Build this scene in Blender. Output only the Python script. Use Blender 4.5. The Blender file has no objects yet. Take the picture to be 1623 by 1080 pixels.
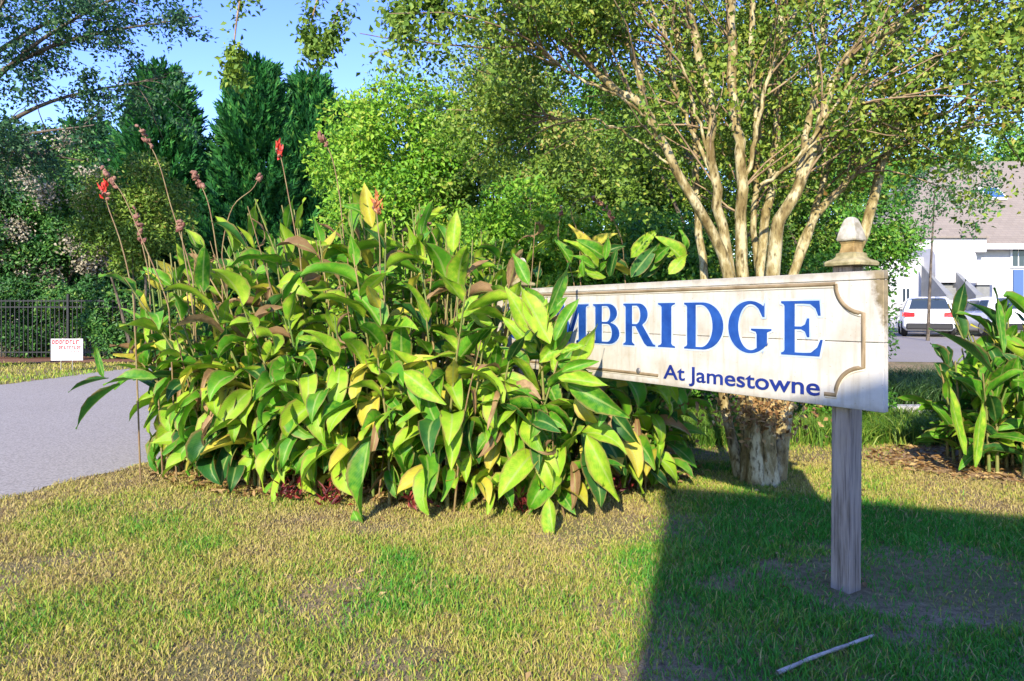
import bpy, bmesh, math, random
import numpy as np
from mathutils import Vector, Matrix, Quaternion

# ------------------------------------------------------------------ camera, sky, sun, exposure
scene = bpy.context.scene
COL = scene.collection
F, H, CX, HY, W0, H0 = 1100.0, 1.4, 811.5, 495.0, 1623.0, 1080.0   # focal (px), eye height, principal column, horizon row
cd = bpy.data.cameras.new('camera'); cam = bpy.data.objects.new('camera', cd); COL.objects.link(cam)
cam.location = (0, 0, H); cam.rotation_euler = (math.radians(90), 0, 0)
cd.sensor_width = 36; cd.lens = 36 * F / W0; cd.shift_y = (HY - H0 / 2) / W0; cd.clip_end = 2000; cd.clip_start = 0.05
scene.camera = cam
SUN_EL, SUN_AZ = math.radians(28.6), math.radians(15.4)            # light travels forward and 15 deg to the right
world = bpy.data.worlds.new('World'); scene.world = world; world.use_nodes = True
wn = world.node_tree; wn.nodes.clear()
sky = wn.nodes.new('ShaderNodeTexSky'); sky.sky_type = 'NISHITA'; sky.sun_disc = False
sky.sun_elevation = SUN_EL; sky.sun_rotation = math.radians(180) + SUN_AZ
sky.air_density = 1.25; sky.dust_density = 0.1; sky.ozone_density = 5.0
bg = wn.nodes.new('ShaderNodeBackground'); bg.inputs[1].default_value = 0.14
wo = wn.nodes.new('ShaderNodeOutputWorld')
hs = wn.nodes.new('ShaderNodeHueSaturation'); hs.inputs['Saturation'].default_value = 1.18; hs.inputs['Hue'].default_value = .531
wn.links.new(sky.outputs[0], hs.inputs['Color']); wn.links.new(hs.outputs[0], bg.inputs[0]); wn.links.new(bg.outputs[0], wo.inputs[0])
sd = bpy.data.lights.new('sun', 'SUN'); sd.energy = 2.9; sd.angle = math.radians(0.55); sd.color = (1.0, 0.90, 0.72)
sun = bpy.data.objects.new('sun', sd); COL.objects.link(sun); sun.location = (-8, -25, 20)
sdir = Vector((math.sin(SUN_AZ) * math.cos(SUN_EL), math.cos(SUN_AZ) * math.cos(SUN_EL), -math.sin(SUN_EL)))
sun.rotation_euler = sdir.to_track_quat('-Z', 'Y').to_euler()
vs = scene.view_settings
vs.view_transform = 'Standard'; vs.look = 'None'; vs.gamma = 1.0; vs.exposure = 1.72; vs.use_curve_mapping = False
scene.cycles.use_denoising = True
scene.cycles.max_bounces = 6; scene.cycles.transparent_max_bounces = 8
scene.render.use_persistent_data = False

rng = np.random.default_rng(7)
random.seed(7)

# ------------------------------------------------------------------ helpers
def at(px, py, Y):
    return Vector(((px - CX) / F * Y, Y, H - (py - HY) / F * Y))
def proj(P):
    P = np.asarray(P, float)
    return CX + F * P[..., 0] / P[..., 1], HY - F * (P[..., 2] - H) / P[..., 1]
def sstep(a, b, x):
    t = np.clip((np.asarray(x, float) - a) / (b - a), 0, 1); return t * t * (3 - 2 * t)
_lat = np.random.default_rng(3).random((64, 64))
def vnoise(x, y, sc=1.0, o=0.0):
    x = np.asarray(x, float) * sc + o; y = np.asarray(y, float) * sc + o * 1.7
    i = np.floor(x).astype(int); j = np.floor(y).astype(int); u = x - i; v = y - j
    u = u * u * (3 - 2 * u); v = v * v * (3 - 2 * v)
    a = _lat[i % 64, j % 64]; b = _lat[(i + 1) % 64, j % 64]; c = _lat[i % 64, (j + 1) % 64]; d = _lat[(i + 1) % 64, (j + 1) % 64]
    return (a * (1 - u) + b * u) * (1 - v) + (c * (1 - u) + d * u) * v
def fbm(x, y, sc, o=0.0):
    return (vnoise(x, y, sc, o) + .5 * vnoise(x, y, sc * 2.1, o + 9) + .25 * vnoise(x, y, sc * 4.3, o + 21)) / 1.75
def gz(x, y):
    """height of the ground"""
    return 0.40 * sstep(10.5, 22, y) * sstep(1.5, 6, x)

def link(name, me, parent=None, mat=None):
    o = bpy.data.objects.new(name, me); COL.objects.link(o)
    if parent is not None: o.parent = parent
    if mat is not None and me is not None:
        if len(me.materials) == 0: me.materials.append(mat)
    return o
def tag(o, label=None, cat=None, group=None, kind=None):
    if label: o['label'] = label
    if cat: o['category'] = cat
    if group: o['group'] = group
    if kind: o['kind'] = kind
    return o
def empty(name, loc=(0, 0, 0), rz=0.0):
    o = bpy.data.objects.new(name, None); COL.objects.link(o); o.location = loc; o.rotation_euler = (0, 0, rz)
    o.empty_display_size = 0.1
    return o
def npmesh(name, V, Fa, tint=None, smooth=False, uv=None):
    """V (n,3), Fa (m,k) with one polygon size; tint per vertex"""
    me = bpy.data.meshes.new(name); V = np.ascontiguousarray(V, np.float32); Fa = np.ascontiguousarray(Fa, np.int32)
    m, k = Fa.shape
    me.vertices.add(len(V)); me.vertices.foreach_set('co', V.ravel())
    me.loops.add(m * k); me.loops.foreach_set('vertex_index', Fa.ravel())
    me.polygons.add(m); me.polygons.foreach_set('loop_start', np.arange(0, m * k, k, dtype=np.int32))
    if smooth: me.polygons.foreach_set('use_smooth', np.ones(m, bool))
    me.update(calc_edges=True)
    if tint is not None:
        a = me.attributes.new('tint', 'FLOAT', 'POINT'); a.data.foreach_set('value', np.ascontiguousarray(tint, np.float32))
    if uv is not None:
        l = me.uv_layers.new(name='uv'); l.data.foreach_set('uv', np.ascontiguousarray(uv[Fa.ravel()], np.float32).ravel())
    return me
def bm_mesh(name, bm, smooth=False):
    me = bpy.data.meshes.new(name); bm.normal_update(); bm.to_mesh(me); bm.free()
    if smooth: me.polygons.foreach_set('use_smooth', np.ones(len(me.polygons), bool))
    return me
def box_bm(x0, x1, y0, y1, z0, z1, bev=0.0, bm=None, seg=1):
    b = bmesh.new()
    bmesh.ops.create_cube(b, size=1)
    for v in b.verts:
        v.co = Vector((x0 + (v.co.x + .5) * (x1 - x0), y0 + (v.co.y + .5) * (y1 - y0), z0 + (v.co.z + .5) * (z1 - z0)))
    if bev > 0: bmesh.ops.bevel(b, geom=list(b.edges), offset=bev, segments=seg, affect='EDGES')
    if bm is None: return b
    me = bpy.data.meshes.new('t'); b.to_mesh(me); b.free(); bm.from_mesh(me); bpy.data.meshes.remove(me)
    return bm
def box(name, x0, x1, y0, y1, z0, z1, mat, parent=None, bev=0.0):
    return link(name, bm_mesh(name, box_bm(x0, x1, y0, y1, z0, z1, bev)), parent, mat)
def tube_arrays(pts, rad, sides=8, wob=0.0, off=0):
    pts = np.asarray(pts, float); rad = np.asarray(rad, float); n = len(pts)
    T = np.gradient(pts, axis=0); T /= np.linalg.norm(T, axis=1)[:, None] + 1e-9
    ref = np.array([.35, .8, .45]); A = np.cross(T, ref); A /= np.linalg.norm(A, axis=1)[:, None] + 1e-9; B = np.cross(T, A)
    th = np.linspace(0, 2 * math.pi, sides, endpoint=False)
    r = rad[:, None] * (1 + wob * (np.sin(th[None] * 2 + np.arange(n)[:, None] * .35) * .6 + np.sin(th[None] * 3 + 1 + np.arange(n)[:, None] * .2) * .5))
    V = pts[:, None] + r[..., None] * (np.cos(th)[None, :, None] * A[:, None] + np.sin(th)[None, :, None] * B[:, None])
    i = np.arange(n - 1)[:, None] * sides; j = np.arange(sides)[None]; j2 = (j + 1) % sides
    Fq = np.stack([i + j, i + j2, i + sides + j2, i + sides + j], -1).reshape(-1, 4)
    return V.reshape(-1, 3), Fq + off
def tubes(name, items, sides=8, wob=0.0):
    Vs, Fs, off = [], [], 0
    for p, r in items:
        V, Fq = tube_arrays(p, r, sides, wob, off); Vs.append(V); Fs.append(Fq); off += len(V)
    return npmesh(name, np.concatenate(Vs), np.concatenate(Fs), smooth=True)
def spline(pts, n):
    """Catmull-Rom through the points"""
    P = np.asarray(pts, float); P = np.vstack([2 * P[0] - P[1], P, 2 * P[-1] - P[-2]]); m = len(P) - 3
    t = np.linspace(0, m - 1e-6, n); i = t.astype(int); u = (t - i)[:, None]
    a, b, c, d = P[i], P[i + 1], P[i + 2], P[i + 3]
    return .5 * ((2 * b) + (-a + c) * u + (2 * a - 5 * b + 4 * c - d) * u ** 2 + (-a + 3 * b - 3 * c + d) * u ** 3)
def unit(v): return v / (np.linalg.norm(v, axis=-1, keepdims=True) + 1e-9)
def leaf_cloud(name, C, D, N, L, Wd, tint, fold=.18):
    """small folded leaves: base C, length axis D, facing N"""
    D = unit(D); S = unit(np.cross(D, N)); N = np.cross(S, D); L = L[:, None]; Wd = Wd[:, None]
    base = C; tip = C + D * L - N * L * .12
    m = C + D * L * .45; l = m + S * Wd * .5 + N * Wd * fold; r = m - S * Wd * .5 + N * Wd * fold
    V = np.stack([base, r, tip, l], 1).reshape(-1, 3); n = len(C)
    Fa = np.arange(n * 4).reshape(n, 4)
    Fa = np.concatenate([Fa[:, [0, 1, 2]], Fa[:, [0, 2, 3]]])
    return npmesh(name, V, Fa, tint=np.repeat(tint, 4))
def rdir(n): return unit(rng.normal(size=(n, 3)))

# ------------------------------------------------------------------ materials
def mat(name, col=(.5, .5, .5), rough=.6, spec=.3, metal=0.0):
    m = bpy.data.materials.new(name); m.use_nodes = True; b = m.node_tree.nodes['Principled BSDF']
    b.inputs['Base Color'].default_value = (*col, 1); b.inputs['Roughness'].default_value = rough
    b.inputs['Specular IOR Level'].default_value = spec; b.inputs['Metallic'].default_value = metal
    return m
class NT:
    def __init__(s, m): s.t = m.node_tree; s.b = s.t.nodes['Principled BSDF']
    def n(s, ty, **k):
        x = s.t.nodes.new(ty)
        for a, v in k.items(): setattr(x, a, v)
        return x
    def l(s, a, b): s.t.links.new(a, b)
    def noise(s, vec, scale, detail=4, rough=.55):
        x = s.n('ShaderNodeTexNoise'); x.inputs['Scale'].default_value = scale; x.inputs['Detail'].default_value = detail; x.inputs['Roughness'].default_value = rough
        if vec is not None: s.l(vec, x.inputs['Vector'])
        return x.outputs[0]
    def coord(s, kind='Object', sc=None):
        c = s.n('ShaderNodeTexCoord').outputs[kind]
        if sc is None: return c
        mp = s.n('ShaderNodeMapping'); mp.inputs['Scale'].default_value = sc; s.l(c, mp.inputs[0]); return mp.outputs[0]
    def ramp(s, fac, stops):
        r = s.n('ShaderNodeValToRGB'); e = r.color_ramp.elements
        while len(e) < len(stops): e.new(.5)
        for x, (p, c) in zip(e, stops): x.position = p; x.color = (*c, 1) if len(c) == 3 else c
        s.l(fac, r.inputs[0]); return r.outputs[0]
    def mix(s, fac, a, b, mode='MIX'):
        x = s.n('ShaderNodeMix', data_type='RGBA', blend_type=mode)
        for sock, v in ((x.inputs[0], fac), (x.inputs[6], a), (x.inputs[7], b)):
            if hasattr(v, 'links'): s.l(v, sock)
            else: sock.default_value = v if not isinstance(v, tuple) else (*v, 1)
        return x.outputs[2]
    def math(s, op, a, b=0.0):
        x = s.n('ShaderNodeMath', operation=op)
        for sock, v in ((x.inputs[0], a), (x.inputs[1], b)):
            if hasattr(v, 'links'): s.l(v, sock)
            else: sock.default_value = v
        return x.outputs[0]
    def bump(s, h, strength=.3, dist=.01):
        x = s.n('ShaderNodeBump'); x.inputs['Strength'].default_value = strength; x.inputs['Distance'].default_value = dist
        s.l(h, x.inputs['Height']); s.l(x.outputs[0], s.b.inputs['Normal'])
    def col(s, c): s.l(c, s.b.inputs['Base Color'])
    def translucent(s, colsock, amount):
        tr = s.n('ShaderNodeBsdfTranslucent'); s.l(colsock, tr.inputs[0])
        ms = s.n('ShaderNodeMixShader'); ms.inputs[0].default_value = amount
        s.l(s.b.outputs[0], ms.inputs[1]); s.l(tr.outputs[0], ms.inputs[2])
        s.l(ms.outputs[0], s.t.nodes['Material Output'].inputs[0])
def foliage(name, stops, rough=.5, trans=.28, spec=.3):
    m = mat(name, rough=rough, spec=spec); t = NT(m)
    a = t.n('ShaderNodeAttribute', attribute_name='tint').outputs['Fac']
    c = t.ramp(a, stops); t.col(c); t.translucent(c, trans); return m
def two_tone(name, a, b, scale, rough=.7, bump=0.0, sc=None, detail=5, lo=.35, hi=.65):
    m = mat(name, rough=rough); t = NT(m); v = t.coord('Object', sc); f = t.noise(v, scale, detail)
    t.col(t.ramp(f, [(lo, a), (hi, b)]))
    if bump: t.bump(f, bump, .01)
    return m

M = {}
M['crape_leaf'] = foliage('crape_leaf', [(0, (.05, .12, .016)), (.35, (.13, .23, .025)), (.7, (.24, .33, .04)), (.9, (.36, .35, .06)), (1, (.36, .19, .06))])
M['lime_leaf'] = foliage('lime_leaf', [(0, (.06, .20, .012)), (.45, (.16, .36, .02)), (.85, (.30, .48, .04)), (1, (.40, .44, .06))], trans=.35)
M['mid_leaf'] = foliage('mid_leaf', [(0, (.03, .11, .014)), (.5, (.08, .24, .02)), (.85, (.17, .34, .035)), (1, (.30, .34, .05))])
M['olive_leaf'] = foliage('olive_leaf', [(0, (.05, .12, .016)), (.5, (.14, .25, .025)), (.85, (.22, .30, .045)), (1, (.36, .27, .08))])
M['dark_leaf'] = foliage('dark_leaf', [(0, (.02, .07, .02)), (.5, (.045, .15, .028)), (.85, (.10, .23, .035)), (1, (.22, .32, .06))], trans=.2)
M['blue_leaf'] = foliage('blue_leaf', [(0, (.018, .055, .03)), (.5, (.035, .11, .04)), (.85, (.08, .18, .045)), (1, (.16, .24, .05))], trans=.25)
M['conifer_leaf'] = foliage('conifer_leaf', [(0, (.008, .06, .018)), (.5, (.02, .13, .025)), (.85, (.05, .21, .035)), (1, (.12, .28, .05))], trans=.15, rough=.6)
M['pale_fleck'] = foliage('pale_fleck', [(0, (.22, .20, .13)), (.6, (.38, .34, .25)), (1, (.48, .44, .34))], trans=.2, rough=.7)
M['dry_leaf'] = foliage('dry_leaf', [(0, (.14, .07, .025)), (.5, (.34, .20, .07)), (1, (.50, .36, .15))], trans=.25, rough=.7)
M['grass'] = foliage('grass', [(0, (.07, .035, .016)), (.14, (.32, .24, .11)), (.38, (.48, .39, .12)), (.60, (.35, .36, .05)), (.80, (.16, .32, .025)), (1, (.06, .27, .02))], trans=.25, rough=.6)
M['border_grass'] = foliage('border_grass', [(0, (.03, .09, .012)), (.5, (.10, .22, .02)), (1, (.26, .33, .05))], trans=.3)
M['liriope'] = foliage('liriope', [(0, (.010, .035, .012)), (.6, (.028, .08, .02)), (1, (.07, .14, .03))], trans=.2)
M['red_leaf'] = foliage('red_leaf', [(0, (.05, .006, .01)), (.6, (.17, .018, .02)), (1, (.30, .06, .04))], trans=.25)

def canna_mat(name, dark, light, edge):
    m = mat(name, rough=.52, spec=.28); t = NT(m)
    uv = t.n('ShaderNodeUVMap').outputs[0]; sp = t.n('ShaderNodeSeparateXYZ'); t.l(uv, sp.inputs[0])
    u = t.math('ABSOLUTE', t.math('SUBTRACT', sp.outputs[0], .5))
    rnd = t.n('ShaderNodeObjectInfo').outputs['Random']
    att = t.n('ShaderNodeAttribute', attribute_name='tint').outputs['Fac']
    rr = t.math('FRACT', t.math('ADD', rnd, att))
    base = t.mix(rr, dark, light)
    nz = t.noise(t.coord('Object'), 9, 4)
    base = t.mix(t.ramp(nz, [(.42, (0, 0, 0)), (.75, (1, 1, 1))]), base, edge)
    n2 = t.noise(t.coord('Object'), 3.2, 3); base = t.mix(t.math('MULTIPLY', t.ramp(n2, [(.50, (0, 0, 0)), (.70, (1, 1, 1))]), .55), base, tuple(c * .55 for c in dark))
    n3 = t.noise(t.coord('Object'), 34, 3, .7); base = t.mix(t.math('MULTIPLY', t.ramp(n3, [(.66, (0, 0, 0)), (.74, (1, 1, 1))]), .6), base, (.24, .15, .05))
    vein = t.math('SINE', t.math('MULTIPLY', t.math('SUBTRACT', sp.outputs[1], t.math('MULTIPLY', u, .55)), 150.0))
    base = t.mix(t.math('MULTIPLY', t.math('ADD', vein, 1.0), .10), base, tuple(c * 1.5 + .02 for c in light))
    rib = t.ramp(u, [(.0, (1, 1, 1)), (.035, (1, 1, 1)), (.06, (0, 0, 0))])
    base = t.mix(t.math('MULTIPLY', rib, .55), base, (.34, .42, .12))
    brown = t.ramp(t.math('ADD', u, t.math('MULTIPLY', nz, .18)), [(.50, (0, 0, 0)), (.57, (1, 1, 1))])
    base = t.mix(t.math('MULTIPLY', brown, .7), base, (.26, .17, .06))
    t.col(base); t.translucent(base, .30); t.bump(vein, .12, .004)
    return m
M['canna_green'] = canna_mat('canna_green', (.025, .15, .008), (.09, .30, .012), (.20, .37, .02))
M['canna_lime'] = canna_mat('canna_lime', (.12, .32, .012), (.27, .46, .022), (.46, .54, .045))
M['canna_deep'] = canna_mat('canna_deep', (.010, .065, .014), (.028, .13, .020), (.07, .19, .02))
M['canna_yellow'] = canna_mat('canna_yellow', (.42, .42, .03), (.58, .52, .06), (.40, .28, .05))
M['canna_dry'] = canna_mat('canna_dry', (.22, .12, .05), (.40, .26, .12), (.14, .07, .03))
M['canna_stem'] = two_tone('canna_stem', (.10, .17, .03), (.28, .20, .08), 6, .55, 0, (1, 1, .4))
M['flower_stalk'] = two_tone('flower_stalk', (.24, .19, .08), (.17, .09, .045), 14, .6)
M['seed_pod'] = two_tone('seed_pod', (.15, .05, .04), (.30, .17, .11), 30, .7, .3)
M['red_petal'] = two_tone('red_petal', (.62, .03, .03), (.75, .10, .06), 20, .5)
M['rust_petal'] = two_tone('rust_petal', (.38, .09, .03), (.55, .22, .08), 26, .6)

def bark_mat(name, a, b, c, scale=7):
    m = mat(name, rough=.75, spec=.2); t = NT(m); v = t.coord('Object', (1, 1, .38))
    f = t.noise(v, scale, 5, .6); g = t.noise(v, scale * 3.1, 4)
    col = t.ramp(f, [(.34, a), (.48, b), (.62, c), (.72, b)])
    col = t.mix(t.ramp(g, [(.52, (0, 0, 0)), (.68, (1, 1, 1))]), col, tuple(x * .55 for x in a)); t.col(col)
    t.bump(t.math('ADD', f, t.math('MULTIPLY', g, .5)), .55, .012); return m
M['crape_bark'] = bark_mat('crape_bark', (.13, .09, .03), (.25, .195, .08), (.48, .42, .24), 12)
M['grey_bark'] = bark_mat('grey_bark', (.16, .14, .10), (.27, .25, .19), (.40, .38, .31), 9)
M['dark_bark'] = bark_mat('dark_bark', (.05, .04, .03), (.10, .08, .06), (.17, .14, .10))
M['twig'] = two_tone('twig', (.16, .10, .055), (.34, .25, .14), 12, .8)

# sign paint: weathered cream white over boards, mildew on the free top corner
def sign_paint():
    m = mat('sign_paint', rough=.55, spec=.35); t = NT(m); v = t.coord('Object')
    f = t.noise(v, 3.2, 6, .6); base = t.ramp(f, [(.30, (.38, .33, .24)), (.5, (.50, .465, .39)), (.7, (.56, .535, .48))])
    st = t.noise(t.coord('Object', (16, 1, 1.6)), 1.6, 5, .6)
    base = t.mix(t.math('MULTIPLY', t.ramp(st, [(.50, (0, 0, 0)), (.70, (1, 1, 1))]), .48), base, (.33, .26, .16))
    gr = t.noise(t.coord('Object', (3, 1, 60)), 2.2, 4)
    base = t.mix(t.math('MULTIPLY', t.ramp(gr, [(.58, (0, 0, 0)), (.72, (1, 1, 1))]), .22), base, (.42, .40, .36))
    sp = t.n('ShaderNodeSeparateXYZ'); t.l(v, sp.inputs[0])
    dx = t.math('MULTIPLY', sp.outputs[0], -1.0); dz = t.math('SUBTRACT', 1.60, sp.outputs[2])
    nz = t.noise(v, 14, 5, .65)
    d = t.math('MINIMUM', t.math('ADD', dx, t.math('MULTIPLY', dz, .28)), t.math('ADD', t.math('MULTIPLY', dz, 1.9), t.math('MULTIPLY', dx, .75)))
    d = t.math('ADD', d, t.math('MULTIPLY', t.math('SUBTRACT', nz, .5), .12))
    msk = t.ramp(d, [(.055, (1, 1, 1)), (.085, (0, 0, 0))])
    base = t.mix(t.math('MULTIPLY', msk, .92), base, t.ramp(nz, [(.35, (.10, .07, .02)), (.65, (.28, .21, .10))]))
    spk = t.noise(v, 75, 2); base = t.mix(t.math('MULTIPLY', t.ramp(spk, [(.66, (0, 0, 0)), (.73, (1, 1, 1))]), .6), base, (.22, .17, .10))
    ed = t.math('ADD', t.math('MINIMUM', dz, t.math('SUBTRACT', sp.outputs[2], .927)), t.math('MULTIPLY', nz, .10)); base = t.mix(t.math('MULTIPLY', t.ramp(ed, [(.055, (1, 1, 1)), (.085, (0, 0, 0))]), .55), base, (.27, .24, .18))
    t.col(base); t.bump(gr, .12, .003); return m
M['sign_paint'] = sign_paint()
M['letter_blue'] = two_tone('letter_blue', (.006, .04, .20), (.016, .075, .29), 9, .5)
M['letter_halo'] = two_tone('letter_halo', (.34, .42, .50), (.48, .52, .52), 8, .6)
M['navy'] = two_tone('navy', (.005, .014, .13), (.010, .03, .19), 9, .5)
M['border_tan'] = two_tone('border_tan', (.17, .12, .06), (.28, .21, .12), 8, .6)
M['border_light'] = two_tone('border_light', (.58, .50, .36), (.70, .64, .50), 8, .6)
def post_wood():
    m = mat('post_wood', rough=.8, spec=.2); t = NT(m); v = t.coord('Object', (14, 14, 1.1)); f = t.noise(v, 2.6, 6, .65)
    g = t.noise(t.coord('Object', (50, 50, 1.5)), 2.0, 3); k = t.noise(t.coord('Object'), 2.2, 4)
    c = t.ramp(f, [(.28, (.11, .085, .06)), (.45, (.25, .20, .155)), (.62, (.34, .28, .22)), (.8, (.30, .215, .13))])
    c = t.mix(t.math('MULTIPLY', t.ramp(g, [(.58, (0, 0, 0)), (.66, (1, 1, 1))]), .6), c, (.07, .06, .055))
    c = t.mix(t.math('MULTIPLY', t.ramp(k, [(.5, (0, 0, 0)), (.7, (1, 1, 1))]), .35), c, (.36, .27, .15))
    t.col(c); t.bump(t.math('ADD', f, g), .5, .006); return m
M['post_wood'] = post_wood()
M['finial_white'] = two_tone('finial_white', (.24, .21, .14), (.50, .47, .39), 18, .7, .3)
M['finial_brown'] = two_tone('finial_brown', (.16, .10, .03), (.40, .28, .11), 16, .75, .4)
M['finial_moss'] = two_tone('finial_moss', (.15, .13, .05), (.40, .34, .18), 16, .8, .4)
M['bolt'] = mat('bolt', (.20, .19, .18), .5, .4, .6)

def ground_mat():
    m = mat('soil', rough=.95, spec=.1); t = NT(m); v = t.coord('Object')
    a = t.noise(v, 1.3, 5); b = t.noise(v, 26, 5, .65); c = t.noise(v, 130, 3)
    col = t.ramp(b, [(.30, (.14, .10, .055)), (.5, (.32, .24, .13)), (.7, (.46, .37, .20))])
    col = t.mix(t.math('MULTIPLY', t.ramp(a, [(.42, (0, 0, 0)), (.62, (1, 1, 1))]), .55), col, (.13, .15, .04))
    col = t.mix(t.math('MULTIPLY', t.ramp(c, [(.45, (0, 0, 0)), (.65, (1, 1, 1))]), .4), col, (.07, .055, .035))
    t.col(col); t.bump(t.math('ADD', b, c), .8, .03); return m
M['soil'] = ground_mat()
def asphalt(name, a, b, grit):
    m = mat(name, rough=.9, spec=.2); t = NT(m); v = t.coord('Object')
    f = t.noise(v, .55, 5); g = t.noise(v, 48, 4, .75); h = t.noise(v, 14, 4, .7)
    c = t.mix(f, a, b); c = t.mix(t.math('MULTIPLY', t.ramp(g, [(.40, (0, 0, 0)), (.62, (1, 1, 1))]), grit), c, tuple(x * .45 for x in a))
    c = t.mix(t.math('MULTIPLY', t.ramp(h, [(.6, (0, 0, 0)), (.75, (1, 1, 1))]), .25), c, tuple(min(1, x * 1.4) for x in b))
    t.col(c); t.bump(g, .5, .008); return m
M['road'] = asphalt('road', (.35, .318, .27), (.42, .385, .33), .75)
M['parking'] = asphalt('parking', (.25, .225, .19), (.32, .29, .25), .4)
M['concrete'] = asphalt('concrete', (.42, .40, .37), (.52, .50, .46), .3)
M['mulch'] = two_tone('mulch', (.10, .045, .025), (.25, .12, .07), 30, .95, .8)
M['straw'] = two_tone('straw', (.18, .10, .05), (.42, .28, .14), 24, .95, .8)
M['stick'] = two_tone('stick', (.30, .25, .19), (.52, .46, .36), 20, .8, .4)

# ------------------------------------------------------------------ ground, road, paths
def ground_sheet():
    xs = np.concatenate([[-600, -250, -120, -60], np.arange(-40, 40.1, 1.0), [60, 120, 250, 600]])
    ys = np.concatenate([[-600, -200, -80], np.arange(-30, 60.1, 1.0), [90, 180, 400, 900]])
    X, Y = np.meshgrid(xs, ys); Z = gz(X, Y)
    V = np.stack([X, Y, Z], -1).reshape(-1, 3); nx = len(xs); ny = len(ys)
    i = (np.arange(ny - 1)[:, None] * nx + np.arange(nx - 1)[None])
    return npmesh('ground', V, np.stack([i, i + 1, i + nx + 1, i + nx], -1).reshape(-1, 4), smooth=True)
tag(link('ground', ground_sheet(), None, M['soil']), kind='structure')
NEAR_EDGE = [(-9.2, -10), (-6.6, -3), (-4.75, 2.6), (-3.85, 5.1), (-3.22, 6.85), (-2.95, 9), (-2.55, 12), (-1.5, 14.8), (0, 16.6), (2.5, 17.6)]
FAR_EDGE = [(-15.5, -10), (-13.0, -1), (-11.2, 6), (-10.2, 11), (-9.7, 14.5), (-9.5, 17), (-8.9, 19.8), (-7.0, 22.9), (-3.2, 24.9), (2.5, 25.4)]
def strip_mesh(name, A, B, z, n=60, jit=0.0, across=6):
    A = spline([(x, y, 0) for x, y in A], n); B = spline([(x, y, 0) for x, y in B], n)
    if jit:
        A[:, 0] += (fbm(A[:, 1], A[:, 0], 3.0, 4) - .5) * jit; B[:, 0] += (fbm(B[:, 1], B[:, 0], 3.0, 8) - .5) * jit
    t = np.linspace(0, 1, across + 1)[None, :, None]; P = A[:, None] * (1 - t) + B[:, None] * t; P[..., 2] = gz(P[..., 0], P[..., 1]) + z
    k = across + 1; i = (np.arange(n - 1)[:, None] * k + np.arange(across)[None])
    return npmesh(name, P.reshape(-1, 3), np.stack([i, i + k, i + k + 1, i + 1], -1).reshape(-1, 4))
def curve_x(edge, y):
    e = spline([(a, b, 0) for a, b in edge], 300); return np.interp(y, e[:, 1], e[:, 0])
tag(link('road', strip_mesh('road', NEAR_EDGE, FAR_EDGE, .006, 160, .25), None, M['road']), kind='structure')
tag(link('parking_lot', strip_mesh('parking_lot', [(1, 17.5), (8, 16.6), (20, 15.8), (40, 15)], [(1, 40), (8, 40.5), (20, 40), (40, 39)], .006, 60, 0, 40), None, M['parking']), kind='structure')
# concrete edging strip by the planting bed
kb = bmesh.new()
for k in range(9):
    x = 3.2 + k * .92
    box_bm(x, x + .905, 9.38 - .02 * k, 9.60 - .02 * k, -.05, .13, .012, kb)
tag(link('kerb', bm_mesh('kerb', kb), None, M['concrete']), kind='structure')
def blob_sheet(name, cx, cy, rx, ry, z, m, n=60, rot=0.0, seed=1):
    th = np.linspace(0, 2 * math.pi, n, endpoint=False); r = .82 + .36 * fbm(np.cos(th) * 3 + 5, np.sin(th) * 3 + 5, 1.4, seed)
    a, b = rx * r * np.cos(th), ry * r * np.sin(th); X = cx + a * math.cos(rot) - b * math.sin(rot); Y = cy + a * math.sin(rot) + b * math.cos(rot)
    V = np.concatenate([[[cx, cy, gz(cx, cy) + z]], np.stack([X, Y, gz(X, Y) + z], -1)])
    i = np.arange(n); Fa = np.stack([np.zeros(n, int), 1 + i, 1 + (i + 1) % n], -1)
    return tag(link(name, npmesh(name, V, Fa), None, m), kind='structure')
blob_sheet('mulch_bed', -.75, 6.4, 2.2, .95, .008, M['straw'], rot=.12, seed=2)
blob_sheet('mulch_bed', 4.9, 6.4, 1.6, .95, .008, M['straw'], rot=-.2, seed=5)
blob_sheet('mulch_bed', 6.6, 11.6, 3.6, 1.35, .05, M['mulch'], seed=7)
tag(link('mulch_bed', strip_mesh('mulch_bed', [(-40, 18.8), (-24, 18.6), (-13, 18.7), (-9.9, 19.4)], [(-40, 21.5), (-24, 21.5), (-13, 21.5), (-9.9, 22)], .03, 40, 0, 4), None, M['mulch']), kind='structure')

# ------------------------------------------------------------------ lawn
def blades(name, X, Y, h, w, tint, m, lean=.5, zoff=0.0, seg_bend=.5):
    n = len(X); a = rng.random(n) * 2 * math.pi; d = np.stack([np.cos(a), np.sin(a), np.zeros(n)], -1)
    b = rng.random(n) * 2 * math.pi; s = np.stack([np.cos(b), np.sin(b), np.zeros(n)], -1) * (w / 2)[:, None]
    base = np.stack([X, Y, gz(X, Y) + zoff], -1); le = (lean * (rng.random(n) * 1.2 + .1) * h)[:, None]
    up = np.array([0, 0, 1.0])
    mid = base + up * (h * .6)[:, None] + d * le * .4; tip = base + up * (h * (1 - .25 * rng.random(n)))[:, None] + d * le
    V = np.stack([base - s, base + s, mid + s * .8, mid - s * .8, tip], 1).reshape(-1, 3)
    i = np.arange(n)[:, None] * 5
    Fa = np.concatenate([i + np.array([[0, 1, 2]]), i + np.array([[0, 2, 3]]), i + np.array([[3, 2, 4]])])
    return link(name, npmesh(name, V, Fa, tint=np.repeat(tint, 5)), None, m)
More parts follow.
